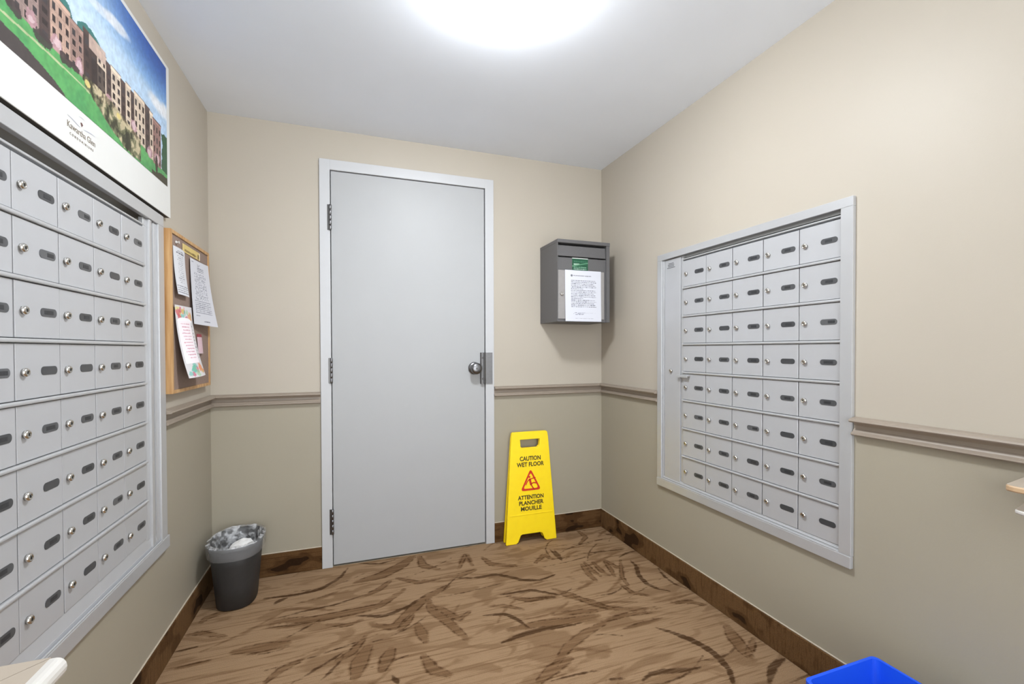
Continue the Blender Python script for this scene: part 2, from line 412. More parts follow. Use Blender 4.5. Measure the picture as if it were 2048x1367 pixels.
ST_B = [  # offset 1100,1000 scale 3.413
 ('d',26,[(545,405),(590,450),(605,510),(660,570),(740,605),(820,618)]), ('d',15,[(735,460),(780,520),(860,575),(960,612)]),
 ('d',10,[(175,365),(330,352),(480,335),(580,320)]), ('d',11,[(470,390),(520,360),(605,338)]), ('d',22,[(30,342),(60,375),(80,412)]),
 ('m',22,[(0,600),(150,640),(280,705),(400,735),(600,745),(760,730)]), ('m',18,[(230,420),(290,480),(350,520)]),
 ('m',18,[(365,405),(415,470),(440,520)]), ('m',16,[(480,400),(490,520),(540,590)]), ('m',28,[(0,780),(200,760),(330,750)]),
 ('d',42,[(720,868),(830,900),(950,945),(1060,1000),(1150,1070),(1220,1150),(1255,1260)]), ('d',36,[(635,1235),(680,1185),(780,1165),(900,1160),(1035,1138)]),
 ('m',55,[(1205,850),(1250,930),(1330,1030),(1380,1080)]), ('m',30,[(1395,940),(1370,1010),(1345,1060)]), ('d',42,[(1605,1078),(1540,1110),(1510,1160),(1498,1260)]),
 ('m',22,[(340,830),(520,780),(700,760)]), ('m',18,[(500,880),(620,840),(770,798)]), ('m',18,[(180,200),(245,250),(200,300)]),
 ('m',16,[(110,215),(190,195),(240,205)]), ('d',10,[(0,862),(100,855),(220,838)]), ('m',42,[(30,1130),(120,1000),(250,900),(400,820)]),
 ('d',14,[(0,1232),(120,1200),(260,1170),(350,1163)]), ('d',18,[(395,1222),(520,1213)]), ('m',14,[(330,220),(430,235),(500,245)]),
 ('m',20,[(470,560),(560,630),(680,650)]), ('m',24,[(820,700),(960,690),(1080,720)]),
]

def build_floor():
    xs = np.arange(XL-0.0, XR+0.001, 0.0055)
    ys = np.concatenate([np.arange(YN, 0.75, 0.02), np.arange(0.75, YB+0.03, 0.0055)])
    X, Y = np.meshgrid(xs, ys)
    dark = np.full(X.shape, -0.03); mid = np.full(X.shape, -0.03)
    def stamp(field, pts):
        for (x, y, r) in pts:
            R_ = r+0.03
            i0, i1 = np.searchsorted(ys, y-R_), np.searchsorted(ys, y+R_)
            j0, j1 = np.searchsorted(xs, x-R_), np.searchsorted(xs, x+R_)
            if i0 >= i1 or j0 >= j1: continue
            d = r-np.hypot(X[i0:i1, j0:j1]-x, Y[i0:i1, j0:j1]-y)
            field[i0:i1, j0:j1] = np.maximum(field[i0:i1, j0:j1], d)
    def taper(u): return max(0.12, math.sin(PI*min(1, max(0, 0.06+0.88*u)))**0.8)
    def stroke(ctrl, wid, tone):
        P = np.array(ctrl, float); n = len(P)
        seg = np.hypot(*np.diff(P, axis=0).T); s = np.concatenate([[0], np.cumsum(seg)])
        m = max(12, int(s[-1]/0.004)); t = np.linspace(0, s[-1], m)
        Q = np.stack([np.interp(t, s, P[:, 0]), np.interp(t, s, P[:, 1])], 1)
        k = max(3, m//(2*n)); ker = np.ones(k)/k
        pad = np.pad(Q, ((k, k), (0, 0)), mode='edge')
        Q = np.stack([np.convolve(pad[:, i], ker, 'same')[k:-k] for i in (0, 1)], 1)
        stamp(dark if tone == 'd' else mid, [(q[0], q[1], wid*taper(i/(m-1))) for i, q in enumerate(Q)])
    for strokes, (ox, oy, sc) in ((ST_A, (250, 1050, 2.048)), (ST_B, (1100, 1000, 3.413))):
        for tone, w, pts in strokes:
            fl = [px_to_floor(ox+x/sc, oy+y/sc) for x, y in pts]
            dep = sum(p[2] for p in fl)/len(fl)
            wd = w/sc*dep/F_PX*(0.66 if tone == 'd' else 1.0)
            pl = [(p[0], p[1]) for p in fl]
            stroke(pl, wd, tone)
            if tone == 'm':            # a darker woven outline on one or both edges of the pale leaves
                for sg in ((1, -1) if wd > 0.012 else (1,)):
                    ed = []
                    for i, p in enumerate(pl):
                        q0, q1 = pl[max(0, i-1)], pl[min(len(pl)-1, i+1)]
                        dx, dy = q1[0]-q0[0], q1[1]-q0[1]; l = math.hypot(dx, dy) or 1
                        o = sg*wd*0.85*math.sin(PI*(0.15+0.7*i/(len(pl)-1)))
                        ed.append((p[0]-dy/l*o, p[1]+dx/l*o))
                    stroke(ed, 0.0026, 'd')
    # thin flowing lines between the leaves
    rl = random.Random(23)
    for _ in range(85):
        x, y = rl.uniform(XL, XR), rl.uniform(0.9, YB); a = rl.gauss(0.22, 0.38); c = rl.uniform(-1.3, 1.3)
        L_ = rl.uniform(0.12, 0.42); pts = []; px_, py_ = x, y
        for i in range(6):
            b_ = a+c*(i/5-0.5); pts.append((px_, py_)); px_ += L_/5*math.cos(b_); py_ += L_/5*math.sin(b_)
        if rl.random() < 0.62: stroke(pts, rl.uniform(0.003, 0.011), 'm')
        else: stroke(pts, rl.uniform(0.002, 0.0045), 'd')
    # the motif goes on outside the survey
    for _ in range(70):
        x, y = random.uniform(XL, XR), random.uniform(YN, 0.95); a = random.uniform(-0.5, 0.9); c = random.uniform(-1.5, 1.5)
        L_ = random.uniform(0.12, 0.4); pts = []
        for i in range(5):
            u = i/4-0.5; b_ = a+c*u; pts.append((x+L_*u*math.cos(b_), y+L_*u*math.sin(b_)))
        stroke(pts, random.uniform(0.006, 0.018), random.choice('mmd'))
    nx, ny = len(xs), len(ys)
    co = np.stack([X, Y, np.zeros_like(X)], -1).reshape(-1, 3)
    idx = np.arange(nx*ny).reshape(ny, nx)
    q = np.stack([idx[:-1, :-1], idx[:-1, 1:], idx[1:, 1:], idx[1:, :-1]], -1).reshape(-1, 4)
    me = bpy.data.meshes.new('floor')
    me.vertices.add(len(co)); me.vertices.foreach_set('co', co.ravel())
    me.loops.add(q.size); me.loops.foreach_set('vertex_index', q.ravel().astype(np.int32))
    me.polygons.add(len(q)); me.polygons.foreach_set('loop_start', (np.arange(len(q))*4).astype(np.int32))
    me.polygons.foreach_set('loop_total', np.full(len(q), 4, np.int32))
    me.update(calc_edges=True)
    for nm, fl in (('leaf_dark', dark), ('leaf_mid', mid)):
        at = me.attributes.new(nm, 'FLOAT', 'POINT'); at.data.foreach_set('value', fl.ravel().astype(np.float32))
    link('floor', me, M['carpet'], label='brown carpet floor woven with darker sweeping leaf shapes', cat='floor', kind='structure')
build_floor()

# ------------------------------------------------------------------ walls and ceiling
MB().box(XL-0.1, XR+0.1, YN-0.1, YB+0.1, H, H+0.05).build('ceiling', M['ceil'], label='plain white painted ceiling above the mail room', cat='ceiling', kind='structure')

def wall_panel(name, x0, x1, z0, z1, hole, loc, rz, label):
    """wall in a local frame: front face at y=0 facing -y, x along the wall; hole=(x0,x1,z0,z1)"""
    mb = MB(); t = 0.12
    if hole is None:
        mb.box(x0, x1, 0, t, z0, z1)
    else:
        a, b, c, d = hole
        X = [x0, a, b, x1]; Z = [z0, c, d, z1]
        V = {}
        for k, y in enumerate((0, t)):
            for i, x in enumerate(X):
                for j, z in enumerate(Z): V[i, j, k] = mb.bm.verts.new((x, y, z))
        for i in range(3):
            for j in range(3):
                if (i, j) == (1, 1): continue
                for k in (0, 1): mb.bm.faces.new([V[i, j, k], V[i+1, j, k], V[i+1, j+1, k], V[i, j+1, k]])
        for (p, q) in (((1,1),(2,1)), ((2,1),(2,2)), ((2,2),(1,2)), ((1,2),(1,1))):
            mb.bm.faces.new([V[p[0], p[1], 0], V[q[0], q[1], 0], V[q[0], q[1], 1], V[p[0], p[1], 1]])
        ring = [(i, 0) for i in range(4)]+[(3, j) for j in range(1, 4)]+[(i, 3) for i in (2, 1, 0)]+[(0, j) for j in (2, 1)]
        for n in range(len(ring)):
            p, q = ring[n], ring[(n+1) % len(ring)]
            mb.bm.faces.new([V[p[0], p[1], 0], V[q[0], q[1], 0], V[q[0], q[1], 1], V[p[0], p[1], 1]])
    return mb.build(name, M['wall'], None, loc, (0, 0, rz), label=label, cat='wall', kind='structure')

DX0, DX1, DZ1 = -0.168, 0.798, 2.189          # outer edges of the door frame
wall_panel('wall_back', XL, XR, 0, H, (DX0+0.03, DX1-0.03, 0.001, DZ1-0.03), (0, YB, 0), 0, 'two tone beige and taupe back wall around the white door')
# right wall: local x = -Y ; left wall: local x = +Y
RB = dict(y_left=2.006, z=0.448, W=0.996, H=1.221)
LB = dict(y_left=0.900, z=0.436, W=1.105, H=1.232)
wall_panel('wall_right', -YB-0.12, -YN, 0, H, (-RB['y_left']+0.02, -RB['y_left']+RB['W']-0.02, RB['z']+0.02, RB['z']+RB['H']-0.02), (XR, 0, 0), -PI/2, 'two tone beige and taupe right wall holding the whole mailbox bank')
wall_panel('wall_left', YN, YB+0.12, 0, H, (LB['y_left']+0.02, LB['y_left']+LB['W']-0.02, LB['z']+0.02, LB['z']+LB['H']-0.02), (XL, 0, 0), PI/2, 'two tone beige and taupe left wall behind the corkboard and poster')

# chair rails: profile (depth out of the wall, z), swept along the wall with mitred inner corners
RAIL = [(0, .950), (.020, .947), (.030, .943), (.032, .938), (.029, .934), (.007, .933), (.004, .922), (.005, .912), (.012, .903), (.020, .898), (.021, .894), (.018, .891), (.003, .890), (0, .888)]
def rail(name, wall, a, b, ma, mb_, label):
    """wall 'B','L','R'; from a to b along the wall axis; ma/mb_ = +1/-1 mitre direction or 0"""
    def P(t, d, z):
        return {'B': (t, YB-d, z), 'L': (XL+d, t, z), 'R': (XR-d, t, z)}[wall]
    l1 = [P(a+ma*d, d, z) for d, z in RAIL]; l2 = [P(b+mb_*d, d, z) for d, z in RAIL]
    MB().prism(l1, None, loop2=l2).build(name, M['rail'], label=label, cat='chair rail', kind='structure')
rail('trim_1', 'L', 2.007, YB, 0, -1, 'short taupe chair rail under the corkboard on the left wall')
rail('trim_2', 'B', XL, DX0-0.001, 1, 0, 'taupe chair rail on the back wall left of the door')
rail('trim_3', 'B', DX1+0.001, XR, 0, -1, 'taupe chair rail on the back wall right of the door')
rail('trim_4', 'R', 2.008, YB, 0, -1, 'short taupe chair rail between the far corner and the right mailboxes')
rail('trim_5', 'R', YN, 1.008, 0, 0, 'long taupe chair rail on the right wall nearest the viewer')
rail('trim_6', 'L', YN, 0.895, 0, 0, 'taupe chair rail on the left wall beside the viewpoint')

# carpet-covered base boards with a thin caulk bead on top
BH = 0.1165
def base(name, wall, a, b, label, m):
    d = 0.009
    def bx(d0, d1, z0, z1, bev):
        mb = MB()
        if wall == 'B': mb.box(a, b, YB-d1, YB-d0, z0, z1, bev, 1)
        if wall == 'L': mb.box(XL+d0, XL+d1, a, b, z0, z1, bev, 1)
        if wall == 'R': mb.box(XR-d1, XR-d0, a, b, z0, z1, bev, 1)
        return mb
    o = bx(0, d, 0.0005, BH, 0.002).build(name, m, label=label, cat='baseboard', kind='structure')
    bx(0, 0.006, BH, BH+0.005, 0.0015).build('caulk_bead', M['bead'], o)
base('baseboard_back', 'B', XL+0.0095, DX0-0.001, 'dark brown carpet baseboard on the back wall behind the waste bin', M['carpet_x'])
base('baseboard_back', 'B', DX1+0.001, XR-0.0095, 'dark brown carpet baseboard on the back wall behind the yellow sign', M['carpet_x'])
base('baseboard_left', 'L', YN, YB-0.0005, 'brown carpet baseboard along the foot of the left wall', M['carpet_y'])
base('baseboard_right', 'R', YN, YB-0.0005, 'brown carpet baseboard along the foot of the right wall', M['carpet_y'])

# ------------------------------------------------------------------ door
def build_door():
    d = empty('door_1', (0, YB, 0), label='plain white metal door with three hinges and a steel knob', cat='door', kind='structure')
    fw, pr = 0.053, 0.012
    f = MB()
    f.box(DX0, DX0+fw, -pr, 0.10, 0, DZ1, 0.002)
    f.box(DX1-fw, DX1, -pr, 0.10, 0, DZ1, 0.002)
    f.box(DX0+fw-0.001, DX1-fw+0.001, -pr, 0.10, DZ1-fw-0.002, DZ1, 0.002)
    f.build('door_frame', M['doorframe'], d)
    st = MB(); st.box(DX0+fw, DX0+fw+0.012, 0.044, 0.09, 0, DZ1-fw); st.box(DX1-fw-0.012, DX1-fw, 0.044, 0.09, 0, DZ1-fw); st.box(DX0+fw, DX1-fw, 0.044, 0.09, DZ1-fw-0.016, DZ1-fw)
    st.build('door_stop', M['doorframe'], d)
    MB().box(DX0, DX1, 0.10, 0.118, 0, DZ1-0.03).build('door_back_panel', M['black'], d)
    x0, x1 = DX0+fw+0.004, DX1-fw-0.005
    MB().box(x0, x1, -0.004, 0.040, 0.010, DZ1-fw-0.006, 0.0015).build('door_leaf', M['door'], d)
    hx = x0-0.004
    for zc in (1.88, 1.062, 0.248):
        h = MB(); h.box(hx-0.014, hx-0.002, -pr-0.002, -pr+0.002, zc-0.068, zc+0.068, 0.0008, 1).build
        ho = h.build('hinge', M['dsteel'], d)
        for k in range(5):
            z = zc-0.068+k*0.0272
            MB().lathe([(0.0055, 0.0006), (0.0068, 0.002), (0.0068, 0.0252), (0.0055, 0.0266)], 12, 'z', (hx+0.001, -pr-0.006, z)).build('knuckle', M['steel'], ho)
    k = MB()
    k.lathe([(0.037, 0), (0.037, -0.004), (0.031, -0.009), (0.016, -0.012), (0.014, -0.030), (0.022, -0.036), (0.032, -0.044), (0.034, -0.054), (0.031, -0.063), (0.019, -0.068), (0.007, -0.069)], 32, 'y', (0.676, -0.004, 1.062))
    kn = k.build('door_knob', M['steel'], d)
    MB().lathe([(0.0065, 0), (0.0065, -0.002)], 16, 'y', (0.676, -0.0725, 1.062)).build('keyhole_plug', M['dsteel'], kn)
    g = MB()
    # latch guard: curved lip on the leaf side, flat plate lapping the frame
    prof = [(0.712, -0.005), (0.712, -0.016), (0.716, -0.021), (0.724, -0.024), (0.733, -0.0225), (0.744, -0.0185), (0.786, -0.0180), (0.786, -0.0125), (0.744, -0.0125), (0.733, -0.005)]
    g.prism([(x, y, 0.969) for x, y in prof], (0, 0, 0.186))
    go = g.build('latch_guard', M['steel'], d)
    for z in (1.000, 1.124):
        MB().lathe([(0.006, 0), (0.006, -0.002), (0.004, -0.0035)], 14, 'y', (0.724, -0.0235, z)).build('bolt', M['dsteel'], go)
build_door()

# ------------------------------------------------------------------ ceiling lamp (the room's light)
def ceiling_lamp(x, y, label, m):
    t = empty('ceiling_light', (x, y, H), label=label, cat='ceiling light')
    MB().lathe([(0.02, 0), (0.116, 0), (0.118, -0.003), (0.116, -0.008), (0.02, -0.008)], 48, 'z').build('lamp_pan', M['lampbase'], t)
    R_, dp = 0.128, 0.058
    MB().lathe([(R_*math.cos(a), -0.008-dp*math.sin(a)) for a in np.linspace(0, PI/2*0.985, 12)], 48, 'z').build('lamp_glass', m, t)
ceiling_lamp(0.460, 1.345, 'round glowing white glass ceiling light', M['glass'])

# ------------------------------------------------------------------ mailbox banks
def rounded(w, h, r, n=5):
    pts = []
    for cx, cz, a0 in ((w/2-r, h/2-r, 0), (-w/2+r, h/2-r, PI/2), (-w/2+r, -h/2+r, PI), (w/2-r, -h/2+r, 1.5*PI)):
        for i in range(n+1):
            a = a0+PI/2*i/n; pts.append((cx+r*math.cos(a), cz+r*math.sin(a)))
    return pts

def lock_mesh():
    mb = MB()
    mb.lathe([(0.0085, 0.001), (0.0085, -0.003), (0.0098, -0.0035), (0.0098, -0.0055), (0.0082, -0.0085), (0.0052, -0.0095), (0.0048, -0.0085)], 18, 'y', mi=0)
    mb.box(-0.0010, 0.0010, -0.0093, -0.0080, -0.0032, 0.0032, mi=1)
    me = mb.mesh('lock'); me.materials.append(M['chrome']); me.materials.append(M['black'])
    return me

def plate_mesh(m, tape):
    """recess-edged name plate with a darker paper strip behind its window"""
    me = flat_plate('name_plate', rounded(0.058, 0.0195, 0.0092), thick=0.0018)
    bm = bmesh.new(); bm.from_mesh(me); bpy.data.meshes.remove(me)
    for f in bm.faces: f.material_index = 0
    if tape:
        x0, x1 = tape
        lp = [(x0, -0.0045), (x1, -0.0045), (x1, 0.0045), (x0, 0.0045)]
        a = [bm.verts.new((x, -0.0009, z)) for x, z in lp]; b = [bm.verts.new((x, -0.0013, z)) for x, z in lp]
        fs = [bm.faces.new(b)]+[bm.faces.new((a[k], a[(k+1) % 4], b[(k+1) % 4], b[k])) for k in range(4)]
        for f in fs: f.material_index = 1
    bmesh.ops.recalc_face_normals(bm, faces=bm.faces[:])
    me = bpy.data.meshes.new('name_plate'); bm.to_mesh(me); bm.free()
    me.materials.append(m); me.materials.append(M['tape']); return me

LOCK = lock_mesh()
PLATES = [plate_mesh(M[k], t) for k, t in (('plate_a', (-0.012, 0.014)), ('plate_b', (-0.010, 0.016)), ('plate_a', (-0.014, 0.010)), ('plate_c', (-0.002, 0.022)), ('plate_b', None), ('plate_a', (-0.016, 0.016)))]

def mailbox_bank(loc, rz, W, Hh, fl, fr, ft, fb, master, c0, pitch, ncol, rtop, rpitch, nrow, side_strip, label, master_lock, tab, over=0.0):
    t = empty('mailbox_bank', loc, rz, label=label, cat='mailboxes', group='aluminium mailbox banks set into the side walls')
    PR = 0.013
    rbot = rtop-nrow*rpitch
    c1 = c0+ncol*pitch
    # frame bars
    MB().box(0, W, -PR, 0.004, Hh-ft, Hh, 0.0015).build('frame_top', M['alu_frame'], t)
    MB().box(0, W+over, -PR-0.003, -0.0004, 0, fb, 0.002).build('frame_bottom', M['alu_frame'], t)
    MB().box(0, fl, -PR, 0.004, fb, Hh-ft, 0.0015).build('frame_side', M['alu_frame'], t)
    MB().box(W-fr, W, -PR, 0.004, fb, Hh-ft, 0.0015).build('frame_side', M['alu_frame'], t)
    # sloped inner sill
    s = MB(); s.prism([(0, -PR*0.55, fb), (0, 0.010, fb), (0, 0.010, rbot+0.0045), (0, 0.001, rbot+0.0045)], (W-fl-fr-0.002, 0, 0))
    s.build('sill', M['alu'], t, (fl+0.001, 0, 0))
    MB().box(fl+0.001, W-fr-0.001, -PR-0.002, -PR+0.002, fb, fb+0.005, 0.001, 1).build('sill_lip', M['alu'], t)
    MB().box(fl+0.001, W-fr-0.001, -PR*0.45, -PR*0.15, fb+0.0075, fb+0.0115, 0.001, 1).build('sill_lip', M['alu'], t)
    # housing: block behind the doors, recess slot above them
    hb = MB()
    hb.box(0.03, W-0.03, 0.013, 0.11, 0.03, rtop+0.004)
    hb.build('housing', M['alu_panel'], t)
    rc = MB(); rc.box(0.03, W-0.03, 0.055, 0.11, rtop+0.004, Hh-0.03); rc.build('recess_back', M['recess'], t)
    MB().box(c0-0.004, W-fr-0.0005, -0.002, 0.014, rtop+0.0015, rtop+0.0075, 0.001, 1).build('top_lip', M['alu_frame'], t)
    # vertical channels beside the doors
    for (u0, u1, y0) in side_strip:
        MB().box(u0, u1, y0, 0.013, fb, Hh-ft-0.001, 0.0012, 1).build('side_channel', M['alu_frame'], t)
    # master panel
    mu0, mu1 = master
    mp = MB().box(mu0, mu1, -0.001, 0.013, fb+0.002, Hh-ft-0.003, 0.0012, 1).build('master_panel', M['alu'], t)
    link('lock', LOCK, None, mp, (master_lock[0], -0.001, master_lock[1]))
    for k in range(4):
        w_ = (0.040, 0.048, 0.044, 0.060)[k]
        MB().box(-w_/2, w_/2, -0.0014, -0.0009, -0.0016, 0.0016).build('embossed_line', M['plate_c'], mp, ((mu0+mu1)/2-0.01, 0, Hh-ft-0.024-k*0.0075))
    if tab:
        MB().box(c0-0.028, c0+0.052, -0.020, -0.004, tab-0.0025, tab+0.001, 0.0008, 1).box(c0-0.028, c0+0.052, -0.020, -0.018, tab-0.010, tab-0.002, 0.0006, 1).build('pull_tab', M['alu_frame'], t)
    # rails between rows
    for r in range(1, nrow):
        z = rtop-r*rpitch
        MB().box(c0-0.004, c1, -0.0085, 0.013, z-0.0045, z+0.0045, 0.003, 2).build('shelf_rail', M['alu_frame'], t)
    # doors
    dw, dh = pitch-0.0035, rpitch-0.0125
    dm = MB().box(-dw/2, dw/2, -0.002, 0.012, -dh/2, dh/2, 0.0010, 1).mesh('mailbox_door'); dm.materials.append(M['alu'])
    rr = random.Random(int(W*1000))
    for r in range(nrow):
        for c in range(ncol):
            zc = rtop-(r+0.5)*rpitch; uc = c0+(c+0.5)*pitch
            dz0 = 0.0 if 0 < r < nrow-1 else (0.0005 if r == 0 else -0.0005)
            d = link('mailbox_door', dm, None, t, (uc, rr.uniform(-0.0006, 0.0006), zc+dz0))
            link('lock', LOCK, None, d, (-dw/2+0.0225, -0.002, -0.002), (0, rr.uniform(-0.25, 0.25), 0))
            link('name_plate', PLATES[rr.choice((0, 0, 1, 1, 2, 2, 3, 4, 5, 5))], None, d, (dw/2-0.042, -0.0022, -0.001))
    return t

mailbox_bank((XR, RB['y_left'], RB['z']), -PI/2, RB['W'], RB['H'], 0.034, 0.0400, 0.032, 0.040, (0.046, 0.165), 0.185, 0.154, 5, 1.164, 0.1389, 8,
             [(0.0345, 0.0445, -0.004), (0.1665, 0.1805, 0.004)],
             'aluminium mailbox bank in the right wall with a tall blank panel at its left', (0.099, 0.613), 0.594)
mailbox_bank((XL, LB['y_left'], LB['z']), PI/2, LB['W'], LB['H'], 0.040, 0.050, 0.040, 0.044, (0.042, 0.172), 0.1815, 0.1561, 5, 1.161, 0.1343, 8,
             [(0.9625, 0.9885, -0.001), (0.989, 1.010, -0.009), (1.0105, 1.030, -0.002), (1.0305, 1.0545, -0.006), (0.173, 0.1785, 0.004)],
             'aluminium mailbox bank in the left wall beneath the picture poster, cut off by the frame', (0.107, 0.62), None, 0.012)

# ------------------------------------------------------------------ poster of the condominium
PY0, PY1, PZ0, PZ1 = 0.87, 2.05, 1.6745, 2.240
def paint_picture():
    w, h = PY1-0.028-PY0, 0.440          # picture spans y PY0..2.022, z 1.785..2.225
    nx, ny = 560, 215
    ys = np.linspace(PY0, PY0+w, nx); zs = np.linspace(1.785, 1.785+h, ny)
    Y, Z = np.meshgrid(ys, zs)
    im = np.zeros((ny, nx, 3))
    def mixc(mask, c):
        m = np.clip(mask, 0, 1)[..., None]; im[:] = im*(1-m)+np.array(c, float)*m
    def sm(v, a, b): t = np.clip((v-a)/(b-a), 0, 1); return t*t*(3-2*t)
    def rect(y0, y1, z0, z1, c, a=1.0): mixc(((Y >= y0) & (Y <= y1) & (Z >= z0) & (Z <= z1))*a, c)
    def nz(n, seed, oct_=4):
        r = np.random.default_rng(seed); out = np.zeros((ny, nx)); amp = 1; tot = 0
        for o in range(oct_):
            k = n*2**o; g = r.random((max(2, int(k*h/w))+2, k+2))
            yi = np.linspace(0, g.shape[1]-1.001, nx); zi = np.linspace(0, g.shape[0]-1.001, ny)
            y0 = yi.astype(int); z0 = zi.astype(int); fy = yi-y0; fz = (zi-z0)[:, None]
            v = (g[z0][:, y0]*(1-fy)+g[z0][:, y0+1]*fy)*(1-fz)+(g[z0+1][:, y0]*(1-fy)+g[z0+1][:, y0+1]*fy)*fz
            out += v*amp; tot += amp; amp *= 0.55
        return out/tot
    # sky
    im[:] = (196, 222, 244)
    mixc(sm(Y, 1.45, 2.0)*0.75, (104, 156, 216)); mixc(sm(Z, 2.06, 2.22)*sm(Y, 1.25, 1.95), (38, 84, 168))
    mixc(sm(Z, 2.10, 2.05)*0.7, (206, 226, 244))
    n1 = nz(10, 3)
    def cloud(cy, cz, ry, rz_, a, sl=0.0):
        d = ((Y-cy)/ry)**2+((Z-cz-sl*(Y-cy))/rz_)**2
        mixc(sm(1-d+(n1-0.5)*1.6, 0.1, 0.9)*a, (240, 242, 246))
    cloud(1.66, 2.135, 0.10, 0.022, 0.85, 0.1); cloud(1.56, 2.115, 0.10, 0.016, 0.6, 0.2); cloud(1.95, 2.045, 0.10, 0.032, 0.95); cloud(2.0, 2.06, 0.04, 0.03, 0.9)
    cloud(1.30, 2.10, 0.15, 0.03, 0.5); cloud(1.05, 2.14, 0.2, 0.04, 0.6)
    # trees behind
    n2 = nz(40, 5)
    for y0, y1, zt in ((1.37, 1.425, 2.022), (1.445, 1.56, 2.028), (1.0, 1.2, 2.03)):
        mixc(((Y > y0) & (Y < y1) & (Z < zt-0.02*((Y-(y0+y1)/2)/((y1-y0)/2))**2+(n2-0.5)*0.02) & (Z > 1.95))*1.0, (62, 122, 116))
    mixc(((Y > 1.972+(n2-0.5)*0.03) & (Z < 1.965+(n2-0.5)*0.05))*1.0, (42, 86, 58))
    # ground
    zb = np.where(Y < 1.5, 1.876, np.interp(Y, [1.5, 1.62, 1.72, 1.91, 2.05], [1.878, 1.878, 1.862, 1.832, 1.82]))
    mixc((Z < zb+0.004)*1.0, (92, 166, 96))
    n3 = nz(26, 9)
    mixc((Z < zb)*sm(n3, 0.4, 0.7)*0.5, (64, 138, 84))
    mixc((np.abs(Z-(1.846+0.010*np.sin((Y-1.2)*6)+(Y-1.25)*-0.01)) < 0.0028)*(Y < 1.5)*0.8, (206, 198, 160))
    # building blocks: (y0, y1, roof z, tone)
    def facade(y0, y1, zr, tone, ncol, shade=False):
        z0 = float(np.interp((y0+y1)/2, ys, zb[0]))
        rect(y0, y1, z0-0.002, zr, tone)
        st = (zr-0.014-z0)/4
        for k in range(4):
            rect(y0, y1, z0+st*(k+1)-0.0035, z0+st*(k+1)-0.001, tuple(min(255, v*1.12) for v in tone), 0.8)
            for c in range(ncol):
                cw = (y1-y0)/ncol; a = y0+cw*(c+0.27); b = y0+cw*(c+0.75)
                rect(a-0.0025, b+0.0025, z0+st*k+st*0.12, z0+st*k+st*0.80, tuple(min(255, v*1.15) for v in tone), 0.75)
                rect(a, b, z0+st*k+st*0.16, z0+st*k+st*0.74, (52, 42, 40) if (c+k) % 3 else (66, 60, 62))
        rect(y0-0.002, y1+0.002, zr-0.012, zr-0.002, tuple(min(255, v*1.2) for v in tone))
        rect(y0-0.002, y1+0.002, zr-0.003, zr, (92, 74, 68))
    B1, B2, B3 = (150, 128, 122), (206, 188, 168), (80, 64, 61)
    yy = 0.88
    seq = [(0.075, 2.000, B1, 3), (0.03, 1.992, B3, 1), (0.06, 2.008, B2, 3), (0.028, 1.99, B3, 1), (0.075, 2.000, B1, 3), (0.03, 1.992, B3, 1),
           (0.075, 2.004, B1, 3), (0.035, 1.996, B3, 1), (0.07, 2.006, (182, 152, 136), 3), (0.05, 1.996, (150, 122, 112), 2), (0.06, 2.012, (70, 54, 50), 2),
           (0.042, 2.000, B2, 2), (0.024, 1.992, B3, 1), (0.052, 1.996, B2, 2), (0.026, 1.990, B3, 1), (0.030, 1.998, B2, 1), (0.020, 1.990, B3, 1),
           (0.070, 2.002, B2, 3), (0.034, 2.000, B3, 1), (0.022, 1.996, B2, 1), (0.060, 1.985, (146, 112, 106), 3)]
    tot = sum(s[0] for s in seq); k_ = (1.965-0.88)/tot
    for wd, zr, tone, nc in seq:
        facade(yy, yy+wd*k_, zr, tone, nc); yy += wd*k_
    rect(1.50, 1.585, 1.974, 2.010, (206, 180, 166), 0.9)
    rect(1.51, 1.58, 1.885, 1.955, (50, 40, 38), 0.75)
    # blossom trees and shrubs
    n4 = nz(60, 21)
    for cy, cz, r in ((1.274, 1.893, 0.022), (1.10, 1.893, 0.022), (1.357, 1.893, 0.02), (1.45, 1.898, 0.022), (1.60, 1.885, 0.018), (1.752, 1.884, 0.02), (1.87, 1.852, 0.022), (1.93, 1.85, 0.02), (0.98, 1.89, 0.02)):
        d = np.hypot((Y-cy)*0.9, Z-cz)/r
        mixc((d+(n4-0.5)*1.2 < 0.85)*0.9, (186, 146, 152)); mixc((d+(n4-0.5)*2.2 < 0.45)*0.7, (224, 200, 204))
    for cy, cz, r in ((1.22, 1.878, 0.016), (1.31, 1.874, 0.018), (1.40, 1.876, 0.016), (1.43, 1.88, 0.013), (1.56, 1.872, 0.016), (1.14, 1.876, 0.02), (1.05, 1.876, 0.02)):
        mixc((np.hypot((Y-cy)*0.5, Z-cz)/r+(n4-0.5)*1.2 < 0.8)*0.85, (64, 52, 52))
    # rock garden
    rk = ((Y > 1.475+(n4-0.5)*0.04) & (Y < 1.80) & (Z < zb+0.012) & (Z > np.interp(Y, [1.47, 1.60, 1.70, 1.80], [1.865, 1.812, 1.79, 1.79])+(n2-0.5)*0.02))
    mixc(rk*0.85, (120, 108, 84)); mixc(rk*sm(n4, 0.52, 0.62), (196, 182, 148)); mixc(rk*sm(n4, 0.46, 0.36), (58, 58, 40))
    for cy, cz in ((1.49, 1.872), (1.655, 1.868)):
        mixc((np.hypot((Y-cy)*0.7, Z-cz) < 0.009)*0.9, (226, 206, 130))
    # foreground shade
    mixc((Z < np.interp(Y, [0.87, 1.18, 1.24, 1.29, 1.346, 1.385, 1.40], [1.835, 1.824, 1.821, 1.813, 1.803, 1.792, 1.78])+(n2-0.5)*0.006)*0.95, (72, 60, 62))
    mixc(((Y > 1.885) & (Z < 1.80+(Y-1.885)*0.12+(n2-0.5)*0.015))*0.9, (58, 46, 36))
